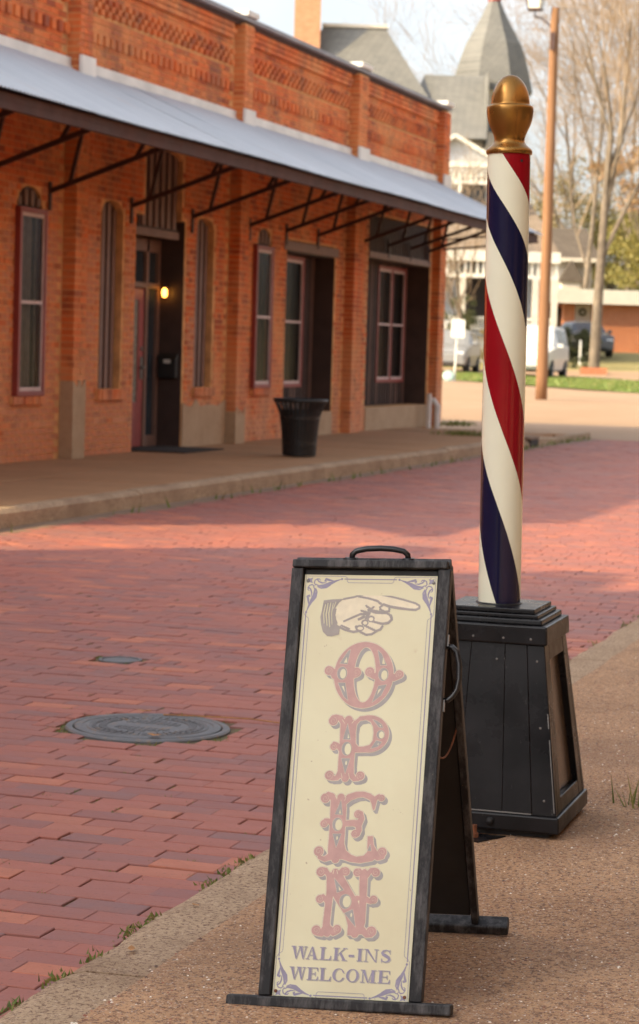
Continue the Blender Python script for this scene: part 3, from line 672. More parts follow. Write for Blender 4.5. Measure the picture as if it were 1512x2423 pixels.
# entrance recess
XD = XW - .33
mb = MB()
mb.box(XD - .9, XD - .05, 25.40, 27.2, .0, .148); mb.box(XD - .06, XW - .004, 27.092, 27.16, .152, 2.972); mb.box(XD - .06, XW - .004, 25.40, 25.467, .152, 2.972); mb.box(XD - .06, XW - .1, 25.46, 27.1, 2.84, 2.88)
obj('entrance_recess', mb, MAT['reveal'], bld)
mb = MB(); mb.box(XW - .10, XW - .045, 25.46, 27.02, 2.74, 2.84); obj('header_beam', mb, MAT['board_light'], bld, bevel=.008)
mb = MB()
for a, b, c, d in ((25.46, 25.52, .15, 2.74), (26.62, 26.70, .15, 2.74), (27.02, 27.09, .15, 2.74), (25.52, 26.62, 2.13, 2.20), (26.70, 27.02, 2.13, 2.20), (25.52, 27.02, 2.58, 2.74), (26.70, 27.02, .15, .30), (26.10, 26.15, 2.20, 2.58)): mb.box(XD - .05, XD + .02, a, b, c, d)
obj('door_frame', mb, MAT['board_light'], bld, bevel=.006)
for a, b, c, d in ((25.52, 26.10, 2.20, 2.58), (26.15, 26.62, 2.20, 2.58), (26.70, 27.02, 2.20, 2.58), (26.70, 27.02, .30, 2.13)):
    mb = MB(); mb.box(XD - .03, XD - .024, a, b, c, d); obj('pane', mb, MAT['glassdark'], bld)
mb = MB()
for a, b, c, d in ((25.53, 25.72, .17, 2.12), (26.44, 26.61, .17, 2.12), (25.72, 26.44, 1.98, 2.12), (25.72, 26.44, .17, .72)): mb.box(XD - .04, XD, a, b, c, d)
door = obj('door', mb, MAT['door'], bld, bevel=.006)
mb = MB(); mb.box(XD - .026, XD - .012, 25.72, 26.44, .72, 1.98); obj('pane', mb, MAT['doorglass'], door)
mb = MB(); mb.tube([(XD, 26.54, 1.15), (XD + .05, 26.54, 1.15)], .018, 10); mb.bar((XD + .05, 26.47, 1.15), (XD + .05, 26.56, 1.15), .018); mb.box(XD + .001, XD + .012, 26.50, 26.58, 1.0, 1.28); mb.lathe([(.0, 0), (.028, .0), (.028, .018), (0, .02)], (XD, 26.54, 1.38), 14, axis=(1, 0, 0)); obj('handle', mb, MAT['screw'], door)
# two wide bays
def bay(y0, y1, z0, z1, depth, wy0, wy1, wz0, wz1, beam, mull=None):
    x = XW - depth
    mb = MB(); mb.box(x - .3, XW - .004, y1 - .006, y1 + .05, z0 + .002, z1 - .002); mb.box(x - .3, XW - .004, y0 - .05, y0 + .006, z0 + .002, z1 - .002); mb.box(x - .3, XW - .02, y0 + .007, y1 - .007, z1 - .001, z1 + .03); obj('bay_reveal', mb, MAT['reveal'], bld)
    mb = MB(); mb.box(x - .06, x, y0, wy0, z0, beam); mb.box(x - .06, x, wy1, y1, z0, beam); mb.box(x - .06, x, wy0, wy1, z0, wz0); mb.box(x - .06, x, wy0, wy1, wz1, beam)
    w = obj('boarding', mb, MAT['board_dark'], bld)
    y = y0 + .06
    while y < y1 - .03:
        for c, d in ([(z0, beam)] if y < wy0 - .03 or y > wy1 + .03 else [(z0, wz0 - .004), (wz1 + .004, beam)]):
            mb = MB(); mb.box(x + .001, x + .02, y - .02, y + .02, c + .004, d - .004); obj('batten', mb, MAT['board_light'] if random.random() < .35 else MAT['board_dark'], w)
        y += .155
    sash_window('window', wy0, wy1, wz0, wz1, x + .02, mull=mull)
    mb = MB(); mb.box(XW - .3, XW + .03, y0 + .002, y1 - .002, .12, z0 - .004); obj('concrete_ledge', mb, MAT['cement'], bld, bevel=.012)
bay(31.21, 33.56, .50, 2.82, .32, 31.72, 32.98, .86, 2.80, 2.82)
mb = MB(); mb.box(XW - .10, XW + .02, 31.05, 33.72, 2.83, 2.97); obj('header_beam', mb, MAT['board_light'], bld, bevel=.01)
bay(35.38, 39.28, .52, 2.92, .40, 37.35, 39.10, .90, 2.88, 2.92, mull=38.23)
mb = MB(); mb.box(XW - .12, XW + .02, 35.39, 39.27, 2.925, 3.03); obj('header_beam', mb, MAT['board_light'], bld, bevel=.01)
boards('upper_boarding', 35.40, 39.26, 3.04, 3.61, 0, 26, XW - .06, light='board_dark')
# cement patches and pipes
for x1, a, b, c, d in ((XW + .160, 23.327, 23.684, .15, .98), (XW + .02, 27.12, 28.74, .15, .74), (XW + .158, 28.746, 29.134, .15, .6)):
    mb = MB(); n = 10
    poly = [(a, c), (b, c)] + [(b - (b - a) * i / n, d + random.uniform(-.09, .05)) for i in range(n + 1)]
    mb.prism(poly, lambda q: (XW + .002, q[0], q[1]), lambda q: (x1, q[0], q[1])); obj('cement_patch', mb, MAT['cement'], bld)
mb = MB(); mb.tube([(-10.04, 38.72, .05), (-10.04, 38.72, .72)], .045, 14); obj('downpipe', mb, MAT['pipe'], bld, smooth=False)
mb = MB(); mb.tube([(-9.98, 39.08, .05), (-9.98, 39.08, .5), (-10.05, 39.08, .6), (-10.12, 39.08, .6)], .05, 14); obj('downpipe', mb, MAT['pipe'], bld)
# things on the entrance wall and walk
lamp = thing('wall_lamp', 'small lit amber wall lamp on the dark side of the entrance', 'lamp', (-10.47, 27.10, 2.09))
mb = MB(); mb.box(-10.51, -10.43, 27.075, 27.098, 2.02, 2.16); mb.tube([(-10.47, 27.08, 2.13), (-10.47, 27.03, 2.15)], .012, 8); obj('back_plate', mb, MAT['steel'], lamp)
mb = MB(); mb.lathe([(.016, -.06), (.032, -.035), (.034, .02), (.022, .05), (.0, .055)], (-10.47, 27.01, 2.09), 16); obj('bulb_globe', mb, MAT['bulb'], lamp, smooth=True)
mb = MB(); mb.lathe([(.045, .055), (.02, .10), (0, .11)], (-10.47, 27.01, 2.09), 16); obj('lamp_cap', mb, MAT['steel'], lamp)
ml = thing('mailbox', 'black wall mailbox with a white paper label beside the red door', 'mailbox', (-10.41, 27.08, 1.02))
mb = MB(); mb.box(-10.53, -10.29, 26.99, 27.097, 1.02, 1.27); obj('box_body', mb, MAT['matteblack'], ml, bevel=.01)
mb = MB(); mb.prism([(26.975, 1.26), (27.097, 1.26), (27.097, 1.33), (27.05, 1.33)], lambda q: (-10.535, q[0], q[1]), lambda q: (-10.285, q[0], q[1])); obj('lid', mb, MAT['matteblack'], ml)
mb = MB(); mb.box(-10.45, -10.36, 26.985, 26.989, 1.205, 1.255); obj('paper_label', mb, MAT['white'], ml)
mb = MB(); mb.box(-10.55, -9.62, 25.60, 27.0, .155, .168); tag(obj('doormat', mb, MAT['mat'], loc=(-10.1, 26.3, .155), bevel=.004), 'dark rubber doormat lying in front of the red entrance door', 'doormat')
# trash can
cx, cy = -8.36, 26.14
tcn = thing('trash_can', 'black slatted street trash can with flared rim by the brick wall', 'trash can', (cx, cy, .15))
mb = MB(); mb.lathe([(.17, 0), (.175, .03), (.205, .40), (.225, .55), (.20, .55), (.18, .40), (.15, .04), (0, .04)], (cx, cy, .165), 28, closed=False); obj('liner', mb, MAT['matteblack'], tcn, smooth=True)
for zz, r0 in ((.165, .197), (.30, .21), (.60, .243)): mb = MB(); mb.lathe([(r0 - .018, 0), (r0, 0), (r0, .035), (r0 - .018, .035), (r0 - .018, 0)], (cx, cy, zz), 36, closed=False); obj('hoop', mb, MAT['can'], tcn)
mb = MB(); mb.lathe([(.305, 0), (.325, .008), (.33, .028), (.318, .045), (.30, .04), (.29, .02), (.305, 0)], (cx, cy, .80), 40, closed=False); obj('rim', mb, MAT['can'], tcn, smooth=True)
sm = None
for k in range(30):
    if sm is None:
        mb = MB(); pts = [(.198, .0), (.208, .2), (.228, .40), (.248, .50), (.285, .585), (.315, .645)]
        for (r0, a), (r1, b) in zip(pts, pts[1:]): mb.hexa([(r0 - .004, -.016, a), (r0 + .004, -.016, a), (r0 + .004, .016, a), (r0 - .004, .016, a), (r1 - .004, -.016, b), (r1 + .004, -.016, b), (r1 + .004, .016, b), (r1 - .004, .016, b)])
        sm = bpy.data.meshes.new('slat'); sm.from_pydata(mb.v, [], mb.f); sm.materials.append(MAT['can']); sm.update()
    o = bpy.data.objects.new('slat', sm); COL.objects.link(o); o.parent = tcn; o.location = (0, 0, .02); o.rotation_euler[2] = 2 * math.pi * k / 30
# stepped neighbour further up the street, beyond the left edge of the picture: unseen, its steps shaped to cast the foreground shade
nb = thing('neighbour_building', 'tall brick shop further up the street, unseen, its parapet stepped to shape the foreground shade', 'building', (-15, -6, 0))
mb = MB(); X1 = -10.25
for a, b, zp, zr in ((-30, -8.005, 4.6, 3.6), (-8, 6.7, 12.0, 7.0), (6.705, 8.3, 6.9, 4.4), (8.305, 10.9, 5.5, 3.2)):
    mb.box(X1 - .35, X1, a, b, -.05, zp); mb.box(-19, X1 - .352, a, b, -.05, zr)
obj('wall', mb, MAT['farbrick'], nb)
for a, b, z in ((-30.03, -8.05, 4.6), (-8.04, 6.75, 12.0), (6.76, 8.33, 6.9), (8.34, 10.95, 5.5)): mb = MB(); mb.box(X1 - .40, X1 + .06, a, b, z + .002, z + .10); obj('coping', mb, MAT['coping'], nb)
mb = MB(); mb.hexa([(X1 + .05, -30, 3.9), (-8.4, -30, 3.2), (-8.4, 10.8, 3.2), (X1 + .05, 10.8, 3.9), (X1 + .05, -30, 4.0), (-8.4, -30, 3.3), (-8.4, 10.8, 3.3), (X1 + .05, 10.8, 4.0)]); obj('awning', mb, MAT['tin'], nb)  # awning added to hide low sky from the facade opposite the camera
for k in range(7): mb = MB(); y = -20 + k * 3.6; mb.box(X1 + .003, X1 + .05, y, y + 1.4, .9, 2.9); mb.box(X1 + .003, X1 + .05, y, y + 1.2, 5.2, 7.2); obj('window', mb, MAT['glassdark'], nb)
sb = thing('shop_row', 'tan brick shop row with an awning along the near sidewalk, unseen right of the picture', 'building', (6, 4, .12))  # unseen row; height and tan tone tuned for its shade and bounce
mb = MB(); mb.box(2.6, 12, -30, 37, -.05, 6.6); obj('wall', mb, MAT['tanbrick'], sb)
mb = MB(); mb.box(2.54, 3.0, -30, 37.04, 6.602, 6.7); obj('coping', mb, MAT['coping'], sb)
mb = MB(); mb.hexa([(1.2, -30, 3.1), (2.58, -30, 3.6), (2.58, 36, 3.6), (1.2, 36, 3.1), (1.2, -30, 3.2), (2.58, -30, 3.7), (2.58, 36, 3.7), (1.2, 36, 3.2)]); obj('awning', mb, MAT['soffit'], sb)
for k in range(14): mb = MB(); y = -26 + k * 4.4; mb.box(2.55, 2.597, y, y + 2.6, .7, 2.8); obj('window', mb, MAT['glassdark'], sb)
eb = thing('sky_block_building', 'added unseen brick block far behind the camera, hides low sky from the street', 'building', (-4, -46, 0))  # added block, out of view; cuts the bright low sky behind the camera
mb = MB(); mb.box(-30, 20, -58, -44, -.05, 9.5); obj('wall', mb, MAT['tanbrick'], eb)
mb = MB(); mb.box(-30.1, 20.1, -44.4, -43.9, 9.502, 9.7); obj('coping', mb, MAT['coping'], eb)
for k in range(9): mb = MB(); x = -24 + k * 4.6; mb.box(x, x + 1.8, -43.997, -43.95, .9, 3.2); mb.box(x, x + 1.4, -43.997, -43.95, 5.2, 7.4); obj('window', mb, MAT['glassdark'], eb)

# ------------------------------------------------------------------ folding pavement sign
P0 = Vector((-1.2705, 4.3525, .165)); AX = Vector((.99297, .11312, .03492)); BK = Vector((-.10453, .99452, 0)); ZZ = Vector((0, 0, 1)); LN = R(14)
UP = BK * math.sin(LN) + ZZ * math.cos(LN); NR = -BK * math.cos(LN) + ZZ * math.sin(LN)
def T(q): return P0 + AX * q[0] + UP * q[1] + NR * q[2]
sg = thing('sandwich_board', 'black wooden folding pavement sign reading OPEN with a pointing hand', 'sign', (-1.2705, 4.67, .126))
def part(name, boxes, mat, parent=None, bevel=.0025, TT=T):
    mb = MB()
    for b in boxes: mb.box(*b, T=TT)
    return obj(name, mb, MAT[mat], parent or sg, bevel=bevel)
part('backing_panel', [(-.1415, .1395, -.017, .857, -.016, -.002)], 'matteblack')
part('stile', [(-.167, -.142, -.0165, .8575, -.02, .012)], 'blackwood'); part('stile', [(.140, .1665, -.0165, .8575, -.02, .012)], 'blackwood')
part('top_rail', [(-.1655, .160, .858, .8745, -.03, .017)], 'blackwood')
part('foot_bar', [(-.231, .227, -.040, -.0172, -.022, .020)], 'blackwood', bevel=.004)
bd = part('printed_panel', [(-.1395, .1385, -.0165, .844, -.0015, .002)], 'board', bevel=0)
for u_, v_, c in ((-.132, .831, 'screw'), (.131, .830, 'screw'), (-.133, -.007, 'rust'), (.130, -.008, 'rust')):
    mb = MB(); mb.lathe([(.0035, 0), (.0035, .001), (.002, .0018), (0, .0019)], T((u_, v_, .002)), 12, axis=NR); obj('screw', mb, MAT[c], sg)
# rear leg panel
AB = P0 + BK * .228 + ZZ * .833; FB = P0 + BK * .66 + ZZ * -.018; DV = (FB - AB); LB = DV.length; DV.normalize(); NB = AX.cross(DV).normalized()
def TB(q): return AB + AX * (q[0] + .030 * q[1] / LB) + DV * q[1] + NB * q[2]
part('rear_panel', [(-.150, .148, .02, LB - .03, -.006, .006)], 'matteblack', TT=TB)
part('rear_stile', [(-.168, -.151, .0, LB - .012, -.014, .014)], 'blackwood', TT=TB); part('rear_stile', [(.149, .165, .0, LB - .012, -.014, .014)], 'blackwood', TT=TB)
part('rear_top_rail', [(-.163, .163, -.016, .0185, -.014, .014)], 'blackwood', TT=TB)
part('rear_foot_bar', [(-.235, .232, LB - .011, LB + .013, -.020, .020)], 'blackwood', bevel=.004, TT=TB)
# carrying handle on top and on the side
mb = MB(); tp = lambda u_, h: P0 + AX * u_ + BK * .226 + ZZ * (.852 + h)
pts = [tp(-.046, -.004), tp(-.045, .009), tp(-.037, .016), tp(-.015, .0205), tp(.013, .022), tp(.041, .0205), tp(.063, .016), tp(.071, .009), tp(.073, -.004)]
mb.tube(pts, .0062, 10); mb.box(-.062, -.036, -.014, .014, -.004, .002, T=lambda q: tp(q[0], q[2]) + BK * q[1]); mb.box(.062, .084, -.014, .014, -.004, .002, T=lambda q: tp(q[0], q[2]) + BK * q[1])
obj('carry_handle', mb, MAT['handle'], sg, smooth=True)
mb = MB(); sp = lambda v_, o: T((.1668 + o, v_, -.008))
mb.tube([sp(.70, .0), sp(.699, .010), sp(.690, .020), sp(.665, .027), sp(.635, .029), sp(.612, .026), sp(.598, .018), sp(.590, .009), sp(.589, 0)], .0058, 10); obj('side_handle', mb, MAT['handle'], sg, smooth=True)
for v_ in (.712, .578): part('handle_bracket', [(.1668, .170, v_ - .012, v_ + .012, -.014, -.002)], 'screw', bevel=0)
mb = MB(); a_ = T((.15, .50, -.02)); b_ = TB((.15, .40, .012))
mb.tube([a_.lerp(b_, f) - ZZ * (.05 * 4 * f * (1 - f)) for f in [i / 10 for i in range(11)]], .0022, 6); obj('stay_cord', mb, MAT['rust'], sg)

# printed art: outlines solved from distance fields, laid as thin ink films on the board
def sdf(prims, X, Y):
    D = np.full(X.shape, 1e3)
    for k, *q in prims:
        if k == 's':
            p = q[0]
            for (x0, y0, r0), (x1, y1, r1) in zip(p, p[1:]):
                dx, dy = x1 - x0, y1 - y0; L2 = dx * dx + dy * dy + 1e-9; t_ = np.clip(((X - x0) * dx + (Y - y0) * dy) / L2, 0, 1)
                D = np.minimum(D, np.hypot(X - x0 - t_ * dx, Y - y0 - t_ * dy) - (r0 + (r1 - r0) * t_))
        elif k == 'e':
            cx, cy, rx, ry = q; x, y = X - cx, Y - cy; k0 = np.hypot(x / rx, y / ry) + 1e-9; k1 = np.hypot(x / rx ** 2, y / ry ** 2) + 1e-9; D = np.minimum(D, k0 * (k0 - 1) / k1)
        else:
            P = q[0]; d = np.full(X.shape, 1e9); ins = np.zeros(X.shape, bool)
            for (x0, y0), (x1, y1) in zip(P, P[1:] + P[:1]):
                dx, dy = x1 - x0, y1 - y0; t_ = np.clip(((X - x0) * dx + (Y - y0) * dy) / (dx * dx + dy * dy + 1e-9), 0, 1)
                d = np.minimum(d, np.hypot(X - x0 - t_ * dx, Y - y0 - t_ * dy)); c = ((y0 > Y) != (y1 > Y)) & (X < (x1 - x0) * (Y - y0) / (y1 - y0 + 1e-12) + x0); ins ^= c
            D = np.minimum(D, np.where(ins, -d, d))
    return D
def film(name, D, xs, ys, w, mat, parent=bd):
    """marching squares over a distance grid (mm) -> flat faces at height w above the board"""
    mb = MB(); nx, ny = len(xs), len(ys); I = D < 0; full = I[:-1, :-1] & I[1:, :-1] & I[:-1, 1:] & I[1:, 1:]; some = (I[:-1, :-1] | I[1:, :-1] | I[:-1, 1:] | I[1:, 1:]) & ~full
    for j in range(ny - 1):
        i = 0; row = full[j]
        while i < nx - 1:
            if row[i]:
                k = i
                while k < nx - 1 and row[k]: k += 1
                mb.face([T((x * .001, y * .001, w)) for x, y in ((xs[i], ys[j]), (xs[k], ys[j]), (xs[k], ys[j + 1]), (xs[i], ys[j + 1]))]); i = k
            else: i += 1
    for j, i in zip(*np.nonzero(some)):
        c = [(i, j), (i + 1, j), (i + 1, j + 1), (i, j + 1)]; pts = []
        for q in range(4):
            a, b = c[q], c[(q + 1) % 4]; da, db = D[a[1], a[0]], D[b[1], b[0]]
            if da < 0: pts.append((xs[a[0]], ys[a[1]]))
            if (da < 0) != (db < 0): f = da / (da - db); pts.append((xs[a[0]] + (xs[b[0]] - xs[a[0]]) * f, ys[a[1]] + (ys[b[1]] - ys[a[1]]) * f))
        if len(pts) > 2: mb.face([T((x * .001, y * .001, w)) for x, y in pts])
    return obj(name, mb, MAT[mat], parent, fix=False)
def grid(x0, x1, y0, y1, h=.55):
    xs = np.arange(x0, x1 + h, h); ys = np.arange(y0, y1 + h, h); X, Y = np.meshgrid(xs, ys); return xs, ys, X, Y
